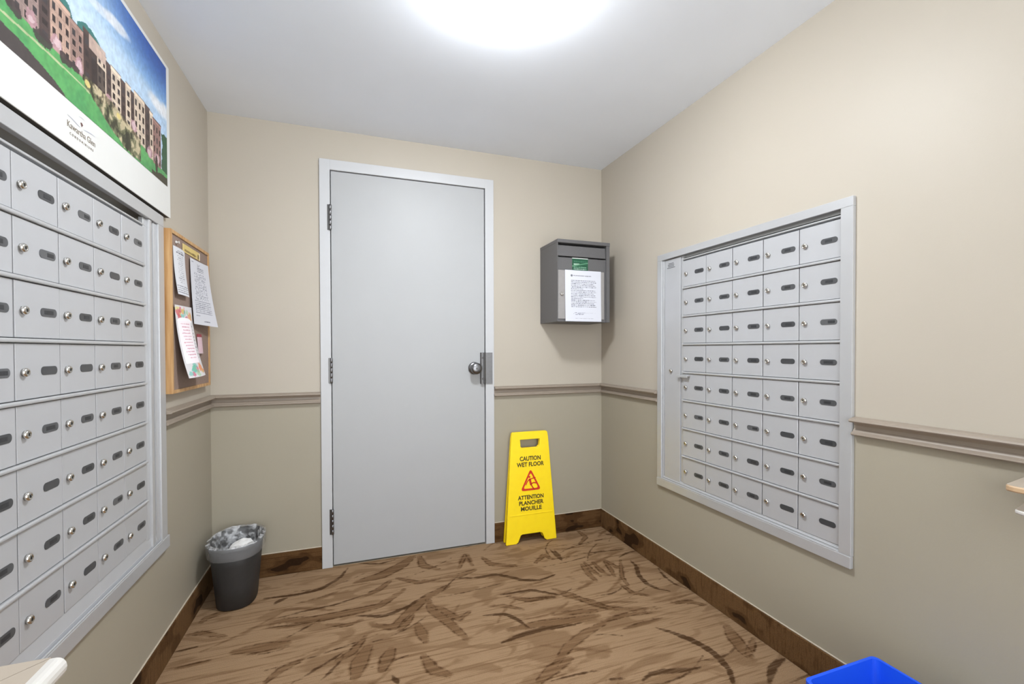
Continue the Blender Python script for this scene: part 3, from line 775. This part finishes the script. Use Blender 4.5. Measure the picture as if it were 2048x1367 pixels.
    mixc((np.hypot((Y-1.705)*1.6, (Z-1.815)*0.55) < 0.016)*0.95, (44, 46, 30)); mixc((np.hypot((Y-1.925)*1.5, (Z-1.83)*0.5) < 0.016)*0.95, (52, 40, 34))
    im[:] = im*(0.82+0.18*nz(120, 33, 2)[..., None])
    return sheet('printed_picture', w, h, im)

def build_poster():
    t = empty('poster', (XL, PY0, PZ0), PI/2, label='large white poster board with a painted apartment building hung above the left mailboxes', cat='poster')
    W, Hh, th = PY1-PY0, PZ1-PZ0, 0.020
    MB().box(0, W, -th, -th+0.003, 0, Hh, 0.0008, 1).build('board', M['board'], t)
    MB().box(0.001, W-0.001, -th+0.0031, -0.0005, 0.0008, Hh-0.001).build('shade_backing', M['shade_backing'], t, label='slab behind the poster, coloured dark as its underside shade')
    me = paint_picture(); me.materials.append(M['print'])
    link('printed_picture', me, None, t, (0, -th-0.0006, 1.785-PZ0), label='painted four storey condominium under a blue sky')
    cx = 1.460-PY0
    link('lettering', text_mesh('Kawartha Glen', 0.0225, 0.0002, sx=0.93), M['logo'], t, (cx, -th-0.0004, 1.7265-PZ0))
    link('lettering', text_mesh('CONDOMINIUMS', 0.0088, 0.0002, sx=1.0, spacing=1.75), M['logo'], t, (cx, -th-0.0004, 1.7065-PZ0))
    def arc(pts, w0):
        mb = MB(); n = len(pts)
        for i in range(n-1):
            (x0, z0), (x1, z1) = pts[i], pts[i+1]
            a, b = w0*math.sin(PI*(0.1+0.8*i/(n-1))), w0*math.sin(PI*(0.1+0.8*(i+1)/(n-1)))
            mb.quad([(x0, 0, z0-a), (x1, 0, z1-b), (x1, 0, z1+b), (x0, 0, z0+a)])
        return mb
    y = -th-0.0005
    arc([(cx-0.062+0.055*k/8, 1.7475-PZ0-0.0065*math.sin(PI*0.5*k/8)*k/8) for k in range(9)], 0.0011).build('emblem_stroke', M['logoblue'], t, (0, y, 0))
    arc([(cx+0.008+0.055*k/8, 1.742-PZ0+0.006*math.sin(PI*0.5*k/8)) for k in range(9)], 0.0011).build('emblem_stroke', M['logoblue'], t, (0, y, 0))
    arc([(cx-0.012+0.026*k/8, 1.7665-PZ0+0.002*math.sin(PI*k/8)) for k in range(9)], 0.0006).build('emblem_stroke', M['logoblue'], t, (0, y, 0))
    MB().quad([(cx-0.006, y, 1.7545-PZ0), (cx-0.001, y, 1.744-PZ0), (cx+0.006, y, 1.752-PZ0), (cx+0.001, y, 1.7565-PZ0)]).build('emblem', M['logored'], t)
build_poster()

# ------------------------------------------------------------------ corkboard with notices
CY0, CY1, CZ0, CZ1, CD = 2.020, 2.492, 1.008, 1.631, 0.030
def build_corkboard():
    t = empty('corkboard', (XL, CY0, CZ0), PI/2, label='oak framed brown bulletin board beside the left mailboxes', cat='bulletin board')
    W, Hh, fw = CY1-CY0, CZ1-CZ0, 0.013
    MB().box(fw*0.6, W-fw*0.6, -0.0255, -0.0005, fw*0.6, Hh-fw*0.6).build('cork_panel', M['cork'], t)
    def bar(lp, name='frame_bar'):
        MB().prism([(x, -CD, z) for x, z in lp], (0, CD-0.0005, 0)).build(name, M['oak'], t)
    bar([(0, 0), (fw, fw), (fw, Hh-fw), (0, Hh)]); bar([(W, 0), (W-fw, fw), (W-fw, Hh-fw), (W, Hh)])
    bar([(0, 0), (W, 0), (W-fw, fw), (fw, fw)]); bar([(0, Hh), (W, Hh), (W-fw, Hh-fw), (fw, Hh-fw)])
build_corkboard()

def page(w, h, paper=(240, 241, 246), step=0.0016):
    nx, ny = int(w/step)+2, int(h/step)+2
    im = np.ones((ny, nx, 3))*np.array(paper, float)*0.87
    X, Z = np.meshgrid(np.linspace(0, 1, nx), np.linspace(0, 1, ny))
    return im, X, Z
def scribble(im, X, Z, x0, x1, z, t, c, seed, dens=0.6, cell=0.02, a=0.8):
    r = np.random.default_rng(seed); m = np.zeros(X.shape, bool); x = x0
    while x < x1:
        wd = r.uniform(0.5, 2.2)*cell
        if r.random() < dens+0.25: m |= (X >= x) & (X < min(x1, x+wd)) & (np.abs(Z-z) < t*r.uniform(0.5, 1.0))
        x += wd+cell*0.35
    im[m] = im[m]*(1-a)+np.array(c, float)*a

def notice(name, y, z, w, h, im, label, off=0.0270, shape=None, cat='notice', m='paper'):
    y, z, w, h = y*0.974, CAMZ+(z-CAMZ)*0.974, w*0.974, h*0.974
    me = sheet(name, w, h, im, shape); me.materials.append(M[m])
    return link(name, me, None, None, (XL+off, y, z), (0, 0, PI/2), label=label, cat=cat)

def build_notices():
    # note at upper left, loose at its lower edge
    im, X, Z = page(0.128, 0.19)
    scribble(im, X, Z, .25, .8, .93, .012, (70, 72, 84), 1); scribble(im, X, Z, .2, .85, .89, .018, (60, 62, 76), 2)
    for k in range(14): scribble(im, X, Z, .3+.05*math.sin(k*2.1), .75, .83-k*.043, .008, (96, 98, 110), 10+k, .45)
    for k in range(4): scribble(im, X, Z, .06, .95, .19-k*.045, .009, (70, 72, 84), 40+k, .8)
    notice('paper_notice', 2.103, 1.395, 0.128, 0.19, im, 'narrow white handwritten notice pinned at the upper left of the bulletin board', shape=lambda u, v: (0.003*(1-v), -0.014*(1-v)**2-0.003*np.sin(u*PI), 0*u))
    # long printed letter, curling off the board at the lower right
    im, X, Z = page(0.215, 0.290, (236, 237, 245))
    for k, (a, b) in enumerate(((.08, .2), (.4, .55), (.4, .5))): scribble(im, X, Z, a, b, .96-k*.02, .006, (90, 92, 104), 70+k)
    for k in range(3): scribble(im, X, Z, .38, .72, .89-k*.025, .008, (84, 86, 100), 75+k, .8)
    for k in range(22): scribble(im, X, Z, .2, .8, .80-k*.019, .006, (104, 106, 120), 80+k, .35)
    for k in range(7): scribble(im, X, Z, .14, .86, .37-k*.03, .007, (92, 94, 108), 110+k, .8)
    scribble(im, X, Z, .14, .3, .14, .006, (90, 92, 104), 121); scribble(im, X, Z, .45, .7, .06, .008, (70, 72, 86), 122)
    notice('printed_letter', 2.283, 1.287, 0.215, 0.285, im, 'long white printed sheet curling off the right side of the bulletin board', shape=lambda u, v: (0.012*(1-v)*u, -0.004-0.034*(1-v)**1.5*(0.35+0.65*u)-0.010*u*u, -0.004*u*(1-v)))
    # floral invitation
    im, X, Z = page(0.178, 0.30, (246, 243, 246))
    r = np.random.default_rng(4)
    def blob(cx, cz, rx, rz_, c, a=0.8, seed=0):
        q = np.random.default_rng(seed); th = np.arctan2(Z-cz, X-cx); k = 1+0.35*np.sin(th*5+q.uniform(0, 6))+0.2*np.sin(th*9+q.uniform(0, 6))
        m = (((X-cx)/rx)**2+((Z-cz)/rz_)**2) < k
        im[m] = im[m]*(1-a)+np.array(c, float)*a
    cols = [(196, 84, 110), (226, 160, 150), (222, 208, 120), (150, 196, 150), (110, 182, 170), (222, 140, 90), (206, 190, 110)]
    for k in range(26):
        top = k < 15; side = r.random()
        cx = r.uniform(.05, .95); cz = r.uniform(.80, .95) if top else r.uniform(.04, .17)
        blob(cx, cz, r.uniform(.05, .10), r.uniform(.025, .05), cols[r.integers(len(cols))], .65, k)
    blob(.35, .12, .10, .06, (104, 186, 164), .8, 77); blob(.72, .13, .13, .06, (226, 140, 92), .8, 78); blob(.15, .90, .12, .05, (198, 90, 112), .7, 79); blob(.82, .86, .12, .06, (222, 150, 100), .7, 80)
    m = ((X-.47)/.40)**2+((Z-.79)/.05)**2 < 1; im[m] = (247, 244, 248)
    m = (X > .08) & (X < .80) & (Z > .2) & (Z < .79); im[m] = (247, 238, 244)
    for k in range(12): scribble(im, X, Z, .22+.04*(k % 3), .72-.04*(k % 2), .75-k*.043, .008, (196, 120, 140), 200+k, .8, .03, .7)
    for k in range(10): scribble(im, X, Z, .84, .94, .72-k*.05, .012, (110, 100, 104), 230+k, .5, .02, .7)
    notice('floral_invitation', 2.093, 1.060, 0.178, 0.292, im, 'flower bordered pink lettered invitation pinned low on the bulletin board', shape=lambda u, v: (0.045*(1-v)*(0.6+0.4*u)+0.014*u, -0.006-0.036*(1-v)**2-0.010*np.sin(u*PI)*(1-v), 0.004*u))
    # small pink slip
    im, X, Z = page(0.068, 0.088, (240, 214, 222))
    im[Z > .84] = (150, 70, 78)
    for k in range(9): scribble(im, X, Z, .1, .9, .76-k*.08, .014, (214, 160, 174), 260+k, .7, .05)
    notice('pink_slip', 2.372, 1.158, 0.068, 0.088, im, 'small pink slip pinned at the right of the bulletin board', shape=lambda u, v: (0*u, -0.006*(1-v)-0.004*np.sin(u*PI), 0*u))
    # yellow banner
    im, X, Z = page(0.222, 0.034, (240, 214, 140), 0.0012)
    n = np.sin(X*80)*np.sin(Z*9); im[n > .8] *= .96
    scribble(im, X, Z, .12, .78, .30, .17, (96, 76, 46), 300, .9, .03, .8); scribble(im, X, Z, .86, .94, .4, .40, (60, 48, 44), 301, .95, .012, .85)
    im[X > .955] = (232, 216, 190); im[X < .04] = (228, 204, 150)
    notice('yellow_banner', 2.205, 1.582, 0.222, 0.034, im, 'yellow lettered title strip across the top of the bulletin board', off=0.0275, cat='banner')
    mb = MB(); mb.lathe([(0.006, 0), (0.006, -0.003), (0.003, -0.005), (0.0035, -0.010), (0.0055, -0.012)], 14, 'y')
    mb.build('push_pin', M['edge'], None, (XL+0.0258, 2.080, 1.592), (0, 0, PI/2), label='small white push pin in the upper left corner of the bulletin board', cat='push pin')
build_notices()

# ------------------------------------------------------------------ drop box
def build_drop_box():
    x0, x1, z0, z1, dp = 1.106, 1.450, 1.334, 1.808, 0.252
    t = empty('drop_box', (x0, YB, z0), label='charcoal metal drop box mounted high in the far right corner', cat='drop box')
    W, Hh = x1-x0, z1-z0; e = 0.004
    b = MB()
    b.box(0, e, -dp, -0.0005, 0, Hh-0.020); b.box(W-0.022, W, -dp, -0.0005, 0, Hh-0.020); b.box(e, W-0.022, -dp+0.01, -0.0005, 0, 0.006)
    b.box(e, W-0.022, -dp+0.101, -0.0005, 0.006, Hh-0.020)
    b.build('box_body', M['box'], t)
    MB().box(-0.001, W+0.001, -dp-0.003, -0.0005, Hh-0.020, Hh, 0.0015, 1).build('box_lid', M['box'], t)
    fl = MB(); fl.prism([(e+0.001, -dp+0.034, Hh-0.024), (e+0.001, -dp+0.010, Hh-0.034), (e+0.001, -dp+0.006, Hh-0.094), (e+0.001, -dp+0.034, Hh-0.094)], (W-e-0.026, 0, 0))
    fl.build('chute_flap', M['box'], t)
    MB().box(e, W-0.022, -dp+0.010, -dp+0.10, 0.006, Hh-0.102).build('face_panel', M['box'], t)
    d = MB().box(0.006, W-0.034, -dp+0.0055, -dp+0.010, 0.016, 0.298, 0.001, 1).build('box_door', M['boxdoor'], t)
    link('lock', LOCK, None, d, (0.028, -dp+0.0055, 0.160))
    im, X, Z = page(0.104, 0.074, (34, 92, 66), 0.0012)
    im[(Z > .92)] = (190, 196, 190)
    m = (Z > .42) & (Z < .56) & (X > .1) & (X < .45); im[m] = (150, 180, 160)
    m = np.abs(Z-.33-X*.3) < .04; im[m] = (90, 140, 110)
    scribble(im, X, Z, .1, .9, .26, .05, (130, 170, 146), 5, .8, .06); scribble(im, X, Z, .1, .9, .12, .05, (170, 190, 176), 6, .8, .06); scribble(im, X, Z, .12, .9, .72, .05, (70, 120, 96), 7, .8, .06)
    me = sheet('sticker', 0.104, 0.074, im); me.materials.append(M['print'])
    link('sticker', me, None, t, (0.099, -dp+0.0096, 0.300), label='green adhesive label')
    # letter taped on the door
    im, X, Z = page(0.236, 0.298, (238, 240, 250), 0.0013)
    m = np.hypot((X-.18)*.8, Z-.895) < .022; im[m] = (110, 112, 120)
    scribble(im, X, Z, .22, .72, .895, .010, (90, 92, 100), 20, .9)
    for k in range(17):
        z = .80-k*.032; w_ = (.84, .86, .8, .84, .86, .5)[k % 6]
        scribble(im, X, Z, .16, w_, z, .0085, (96, 98, 108), 30+k, .95, .03)
    for k in range(5): scribble(im, X, Z, .22+.03*k, .42+.03*k, .15+.02*math.sin(k*2), .006, (110, 112, 130), 60+k, .6)
    scribble(im, X, Z, .5, .84, .165, .004, (150, 152, 164), 66, .6); scribble(im, X, Z, .28, .78, .06, .005, (150, 152, 164), 67, .9)
    me = sheet('taped_letter', 0.236, 0.298, im, lambda u, v: (0*u, -0.0015-0.008*(1-v)**2*(0.5+0.5*np.abs(u-.5)), 0*u)); me.materials.append(M['paper'])
    link('taped_letter', me, None, None, (x0+0.050, YB-dp+0.0045, 1.336), label='white typed letter taped to the front of the charcoal drop box', cat='letter')
build_drop_box()

# ------------------------------------------------------------------ wet floor sign
def build_sign():
    hgt = 0.668
    t = empty('caution_sign', (1.014, 2.530, 0.0), label='yellow folding wet floor caution sign leaning against the back wall', cat='caution sign')
    def panel_outline():
        wb, wt = 0.166, 0.119
        return [(-wb, 0.004), (-wb+0.004, 0), (-0.100, 0), (-0.086, 0.010), (-0.070, 0.047), (-0.060, 0.052), (0.060, 0.052), (0.070, 0.047), (0.086, 0.010), (0.100, 0), (wb-0.004, 0), (wb, 0.004),
                (wt+0.003, hgt-0.035), (wt-0.002, hgt-0.006), (wt-0.010, hgt), (-wt+0.010, hgt), (-wt+0.002, hgt-0.006), (-wt-0.003, hgt-0.035)]
    hole = [(-0.064, hgt-0.045), (0.064, hgt-0.045), (0.062, hgt-0.086), (0.050, hgt-0.098), (-0.050, hgt-0.098), (-0.062, hgt-0.086)]
    lean = math.atan2(0.030, hgt)
    me = flat_plate('front_panel', panel_outline(), [hole], 0.014, 0.0025); me.materials.append(M['yellow'])
    fp = link('front_panel', me, None, t, (0, 0, 0.0005), (-lean, 0, 0))
    me2 = flat_plate('back_panel', panel_outline(), [hole], 0.012, 0.0025); me2.materials.append(M['yellow'])
    link('back_panel', me2, None, t, (0, 0.044, 0.0005), (0.008, 0, 0))
    for x in (-0.1, 0.1):
        MB().lathe([(0.005, -0.014), (0.006, -0.012), (0.006, 0.012), (0.005, 0.014)], 12, 'x', (x, 0.034, hgt-0.015)).build('hinge_pin', M['yellow'], t)
    front = -0.0072
    MB().box(-0.138, 0.138, front-0.0022, front+0.001, 0.1685, 0.1725, 0.001, 1).build('ridge', M['yellow'], fp)
    for s, z, sz, sx in (('CAUTION', 0.506, 0.036, 0.80), ('WET FLOOR', 0.470, 0.036, 0.80), ('ATTENTION', 0.272, 0.034, 0.80), ('PLANCHER', 0.238, 0.034, 0.80), ('MOUILLE', 0.204, 0.034, 0.80)):
        me = text_mesh(s, sz, 0.0004, sx=sx, bold=0.0010)
        w = max(v.co.x for v in me.vertices)-min(v.co.x for v in me.vertices)
        tw = {'CAUTION': 0.137, 'WET FLOOR': 0.178, 'ATTENTION': 0.168, 'PLANCHER': 0.160, 'MOUILLE': 0.136}[s]
        me.transform(Matrix.Scale(tw/w, 4, (1, 0, 0)))
        link('lettering', me, M['ink'], fp, (0.0, front-0.0006, z))
    # warning triangle with slipping figure
    def tri(r, rr, n=6):
        pts = []; c = [(-r*0.92, -r*0.62), (r*0.92, -r*0.62), (0, r*1.18)]
        for i in range(3):
            p = Vector(c[i]); a = (Vector(c[i-1])-p).normalized(); b = (Vector(c[(i+1) % 3])-p).normalized()
            d = rr*1.6
            for k in range(n+1):
                u = k/n; q = p+a*d*(1-u)**2+b*d*u**2; pts.append((q.x, q.y))
        return pts
    me = flat_plate('warning_triangle', tri(0.073, 0.014), [tri(0.054, 0.010)], 0.0008); me.materials.append(M['red'])
    tr = link('warning_triangle', me, None, fp, (0.0, front-0.0006, 0.358))
    def limb(mb, pts, w):
        for i in range(len(pts)-1):
            p, q = Vector(pts[i]), Vector(pts[i+1]); n = (q-p).orthogonal().normalized()*w/2
            ext = (q-p).normalized()*w*0.3; p, q = p-ext, q+ext
            mb.prism([(v.x, -0.0004, v.y) for v in (p-n, q-n, q+n, p+n)], (0, 0.0008, 0))
    fg = MB(); k = 1.0
    fg.lathe([(0.0062, -0.0004), (0.0062, 0.0004)], 14, 'y', (-0.008, 0, 0.036))
    limb(fg, [(-0.006, 0.022), (0.001, -0.010)], 0.013)
    limb(fg, [(-0.006, 0.022), (0.012, 0.026), (0.030, 0.030)], 0.0055); limb(fg, [(-0.008, 0.022), (-0.022, 0.010), (-0.033, -0.010)], 0.0055)
    limb(fg, [(0.001, -0.010), (0.012, -0.028), (0.022, -0.042)], 0.0070); limb(fg, [(0.0, -0.006), (0.020, 0.000), (0.036, -0.004)], 0.0070)
    fg.build('slipping_figure', M['red'], tr, (0, 0, 0))
build_sign()

# ------------------------------------------------------------------ waste bin, liner, tissues
BINC = (-0.525, 2.412)
def sup(n, rx, ry, p=2.5):
    out = []
    for i in range(n):
        a = 2*PI*i/n; c, s = math.cos(a), math.sin(a)
        out.append((rx*math.copysign(abs(c)**(2/p), c), ry*math.copysign(abs(s)**(2/p), s)))
    return out
def oval_shell(levels, n=56, jitter=None, close_bottom=True):
    bm = bmesh.new(); rings = []
    for k, (rx, ry, z) in enumerate(levels):
        ring = []
        for i, (x, y) in enumerate(sup(n, rx, ry)):
            dz = dr = 0.0
            if jitter: dr, dz = jitter(k, i)
            l = math.hypot(x, y); ring.append(bm.verts.new((x*(1+dr/l), y*(1+dr/l), z+dz)))
        rings.append(ring)
    for k in range(len(rings)-1):
        for i in range(n):
            f = bm.faces.new((rings[k][i], rings[k][(i+1) % n], rings[k+1][(i+1) % n], rings[k+1][i])); f.smooth = True
    if close_bottom: bm.faces.new(rings[0])
    bmesh.ops.recalc_face_normals(bm, faces=bm.faces[:])
    return bm
def build_bin():
    hb = 0.290; rb = (0.080, 0.105); rt = (0.106, 0.140)
    def at(z, o=0.0): u = z/hb; return (rb[0]+(rt[0]-rb[0])*u-o, rb[1]+(rt[1]-rb[1])*u-o, z)
    t = empty('waste_bin', (BINC[0], BINC[1], 0.0006), label='charcoal plastic oval waste bin in the left corner', cat='waste bin')
    def mesh_of(bm, name):
        me = bpy.data.meshes.new(name); bm.to_mesh(me); bm.free(); return me
    lv = [(rb[0]-0.006, rb[1]-0.006, 0.0), at(0.004), at(0.1), at(0.2), at(hb), at(hb, 0.003), at(0.2, 0.003), at(0.1, 0.003), (rb[0]-0.004, rb[1]-0.004, 0.006)]
    bm = oval_shell(lv); bm.verts.ensure_lookup_table(); bm.faces.new(bm.verts[-56:]); bmesh.ops.recalc_face_normals(bm, faces=bm.faces[:])
    link('bin_body', mesh_of(bm, 'bin_body'), M['bin'], t)
    bm = oval_shell([(rt[0]+.001, rt[1]+.001, hb-0.012), (rt[0]+0.004, rt[1]+0.004, hb-0.010), (rt[0]+0.004, rt[1]+0.004, hb+0.001), (rt[0]-0.003, rt[1]-0.003, hb+0.001)], close_bottom=False)
    link('rim', mesh_of(bm, 'rim'), M['bin'], t)
    r = random.Random(5)
    N = 96
    ph = [(r.uniform(0, 6.28), r.uniform(0.4, 1.0)) for _ in range(14)]
    def jit(k, i):
        a = 2*PI*i/N
        w = sum(A*math.sin((m*1+4)*a+p+k*1.3) for m, (p, A) in enumerate(ph))/6
        amp = (0.0, 0.0010, 0.0016, 0.003, 0.004, 0.006, 0.008, 0.006)[k]
        return (w*amp-(0.007 if k >= 5 else -0.001), w*(0.0, 0.001, 0.002, 0.003, 0.004, 0.006, 0.008, 0.004)[k])
    levels = [(rt[0]+0.0035, rt[1]+0.0035, hb-0.052), (rt[0]+0.0065, rt[1]+0.0065, hb-0.045), (rt[0]+0.009, rt[1]+0.009, hb-0.012), (rt[0]+0.009, rt[1]+0.009, hb+0.006), (rt[0]-0.006, rt[1]-0.006, hb+0.012),
              (rt[0]-0.010, rt[1]-0.010, hb-0.03), (rt[0]-0.020, rt[1]-0.020, hb-0.10), (rt[0]-0.036, rt[1]-0.036, hb-0.17)]
    bm = oval_shell(levels, N, jit, False); bm.verts.index_update()
    for f in bm.faces:
        if max(v.index for v in f.verts) < 4*N and f.calc_center_median().length > 0: f.material_index = 1
    link('bin_liner', mesh_of(bm, 'bin_liner'), [M['liner'], M['liner_cuff']], None, (BINC[0], BINC[1], 0.0006), label='clear crinkled plastic bag lining the charcoal waste bin', cat='bin liner')
    # crumpled tissues
    for k, (dx, dy, z, s, lab) in enumerate(((0.020, -0.025, hb-0.040, (0.052, 0.068, 0.028), 'large crumpled white tissue on top of the waste bin'), (-0.005, 0.03, hb-0.115, (0.036, 0.05, 0.022), 'crumpled white tissue deeper at the back of the waste bin'))):
        bm = bmesh.new(); bmesh.ops.create_icosphere(bm, subdivisions=4, radius=1.0)
        rr = random.Random(40+k); dirs = [(Vector((rr.uniform(-1, 1), rr.uniform(-1, 1), rr.uniform(-1, 1))).normalized(), rr.uniform(0.5, 1)) for _ in range(26)]
        for v in bm.verts:
            n = v.co.normalized(); dd = sum(A*abs(math.sin(6*n.dot(d)+i)) for i, (d, A) in enumerate(dirs))/len(dirs)
            v.co = Vector((n.x*s[0], n.y*s[1], n.z*s[2]))*(0.55+0.9*dd)
        me = mesh_of(bm, 'crumpled_tissue')
        link('crumpled_tissue', me, M['tissue'], None, (BINC[0]+dx, BINC[1]+dy, z), (0.15, -0.2, 0.5*k), label=lab, cat='tissue', group='tissues in the waste bin')
build_bin()

# ------------------------------------------------------------------ blue recycling bin
def build_blue_bin():
    zt = 0.280; x0, x1, y0, y1 = 1.139, 1.420, 0.480, 0.872
    t = empty('recycling_bin', ((x0+x1)/2, (y0+y1)/2, 0.0005), label='bright blue open plastic recycling bin by the right wall', cat='recycling bin')
    hw, hl = (x1-x0)/2, (y1-y0)/2
    def ring(bm, dx, dy, z, r=0.016, n=5):
        return [bm.verts.new((p, q, z)) for p, q in rounded(2*dx, 2*dy, r, n)]
    bm = bmesh.new(); tp = 0.022
    R_ = [ring(bm, hw-tp, hl-tp, 0.0), ring(bm, hw-0.006, hl-0.006, zt-0.02), ring(bm, hw-0.006, hl-0.006, zt-0.004), ring(bm, hw-0.0085, hl-0.0085, zt-0.004), ring(bm, hw-tp-0.003, hl-tp-0.003, 0.004)]
    for a, b in zip(R_, R_[1:]):
        for i in range(len(a)):
            f = bm.faces.new((a[i], a[(i+1) % len(a)], b[(i+1) % len(a)], b[i])); f.smooth = False
    bm.faces.new(R_[0]); bm.faces.new(R_[-1]); bmesh.ops.recalc_face_normals(bm, faces=bm.faces[:])
    me = bpy.data.meshes.new('bin_body'); bm.to_mesh(me); bm.free(); link('bin_body', me, M['blue'], t)
    bm = bmesh.new()
    R_ = [ring(bm, hw-0.0055, hl-0.0055, zt-0.016), ring(bm, hw, hl, zt-0.016), ring(bm, hw, hl, zt-0.001), ring(bm, hw-0.002, hl-0.002, zt), ring(bm, hw-0.0085, hl-0.0085, zt-0.001), ring(bm, hw-0.0085, hl-0.0085, zt-0.006)]
    for a, b in zip(R_, R_[1:]):
        for i in range(len(a)): bm.faces.new((a[i], a[(i+1) % len(a)], b[(i+1) % len(a)], b[i]))
    bmesh.ops.recalc_face_normals(bm, faces=bm.faces[:])
    me = bpy.data.meshes.new('rim'); bm.to_mesh(me); bm.free(); link('rim', me, M['blue'], t)
build_blue_bin()

# ------------------------------------------------------------------ wall shelves at the near edge of the picture
def build_left_shelf():
    z, th = 0.720, 0.030; x1, y1, y0 = -0.404, 0.845, -0.40
    t = empty('wall_shelf', (XL, y0, z), label='cream mitred wall shelf with rounded white front edge at lower left', cat='shelf')
    w, l = x1-XL, y1-y0; b = 0.10; ed = 0.020
    def slab(lp, name, m):
        MB().prism([(x, y, -th+0.0005) for x, y in lp], (0, 0, th-0.001)).build(name, m, t)
    g = 0.0009
    slab([(0.0005, l), (w-ed, l), (w-ed-b, l-b), (0.0005, l-b)], 'end_board', M['laminate'])
    slab([(w-ed, l-g*2), (w-ed, 0), (w-ed-b, 0), (w-ed-b, l-b-g*2)], 'front_board', M['laminate'])
    slab([(0.0005, l-b-g), (w-ed-b-g, l-b-g), (w-ed-b-g, 0), (0.0005, 0)], 'centre_board', M['laminate'])
    pr = [(w-ed, -th), (w-ed, 0)]+[(w-ed+0.008+0.012*math.sin(a), -th/2+th/2*math.cos(a)) for a in np.linspace(0, PI, 9)]
    MB().prism([(x, 0, zz) for x, zz in pr], (0, l-0.004, 0)).build('edge_band', M['edge'], t)
    for y in (0.25, 0.95):
        MB().prism([(0.0005, y, -th-0.0005), (w*0.75, y, -th-0.0005), (w*0.75, y, -th-0.02), (0.02, y, -th-0.16), (0.0005, y, -th-0.16)], (0, 0.02, 0)).build('bracket', M['edge'], t)
def build_right_shelf():
    z = 0.862; y1, y0 = 0.588, -0.40
    t = empty('wall_shelf', (XR, y0, z), label='cream two tier wall shelf with tan front edge at the right border', cat='shelf')
    l = y1-y0
    def slab(w, zt, th, name, m, em, cut):
        lp = [(-0.0005, 0), (-w, 0), (-w, l-cut)]+[(-w+cut*0.55*(1-math.cos(a)), l-cut+cut*math.sin(a)) for a in np.linspace(0.2, PI/2, 6)]+[(-0.0005, l+0.02)]
        MB().prism([(x, y, zt-th) for x, y in lp], (0, 0, th)).build(name, m, t)
        e = [(-w, 0), (-w, l-cut)]+[(-w+cut*0.55*(1-math.cos(a)), l-cut+cut*math.sin(a)) for a in np.linspace(0.2, PI/2, 6)]
        mb = MB()
        for (xa, ya), (xb, yb) in zip(e, e[1:]):
            mb.prism([(xa-0.0005, ya, zt-th), (xa-0.003, ya, zt-th+0.003), (xa-0.003, ya, zt-0.003), (xa-0.0005, ya, zt-0.0002)], None, loop2=[(xb-0.0005, yb, zt-th), (xb-0.003, yb, zt-th+0.003), (xb-0.003, yb, zt-0.003), (xb-0.0005, yb, zt-0.0002)])
        mb.build(name.replace('board', 'edge'), em, t)
    slab(0.148, 0.0, 0.014, 'upper_board', M['laminate'], M['tan_edge'], 0.02)
    slab(0.110, -0.062, 0.010, 'lower_board', M['laminate'], M['edge'], 0.02)
    MB().box(-0.05, -0.0005, 0.02, l-0.06, -0.0618, -0.0142).build('spacer', M['laminate'], t)
build_left_shelf(); build_right_shelf()
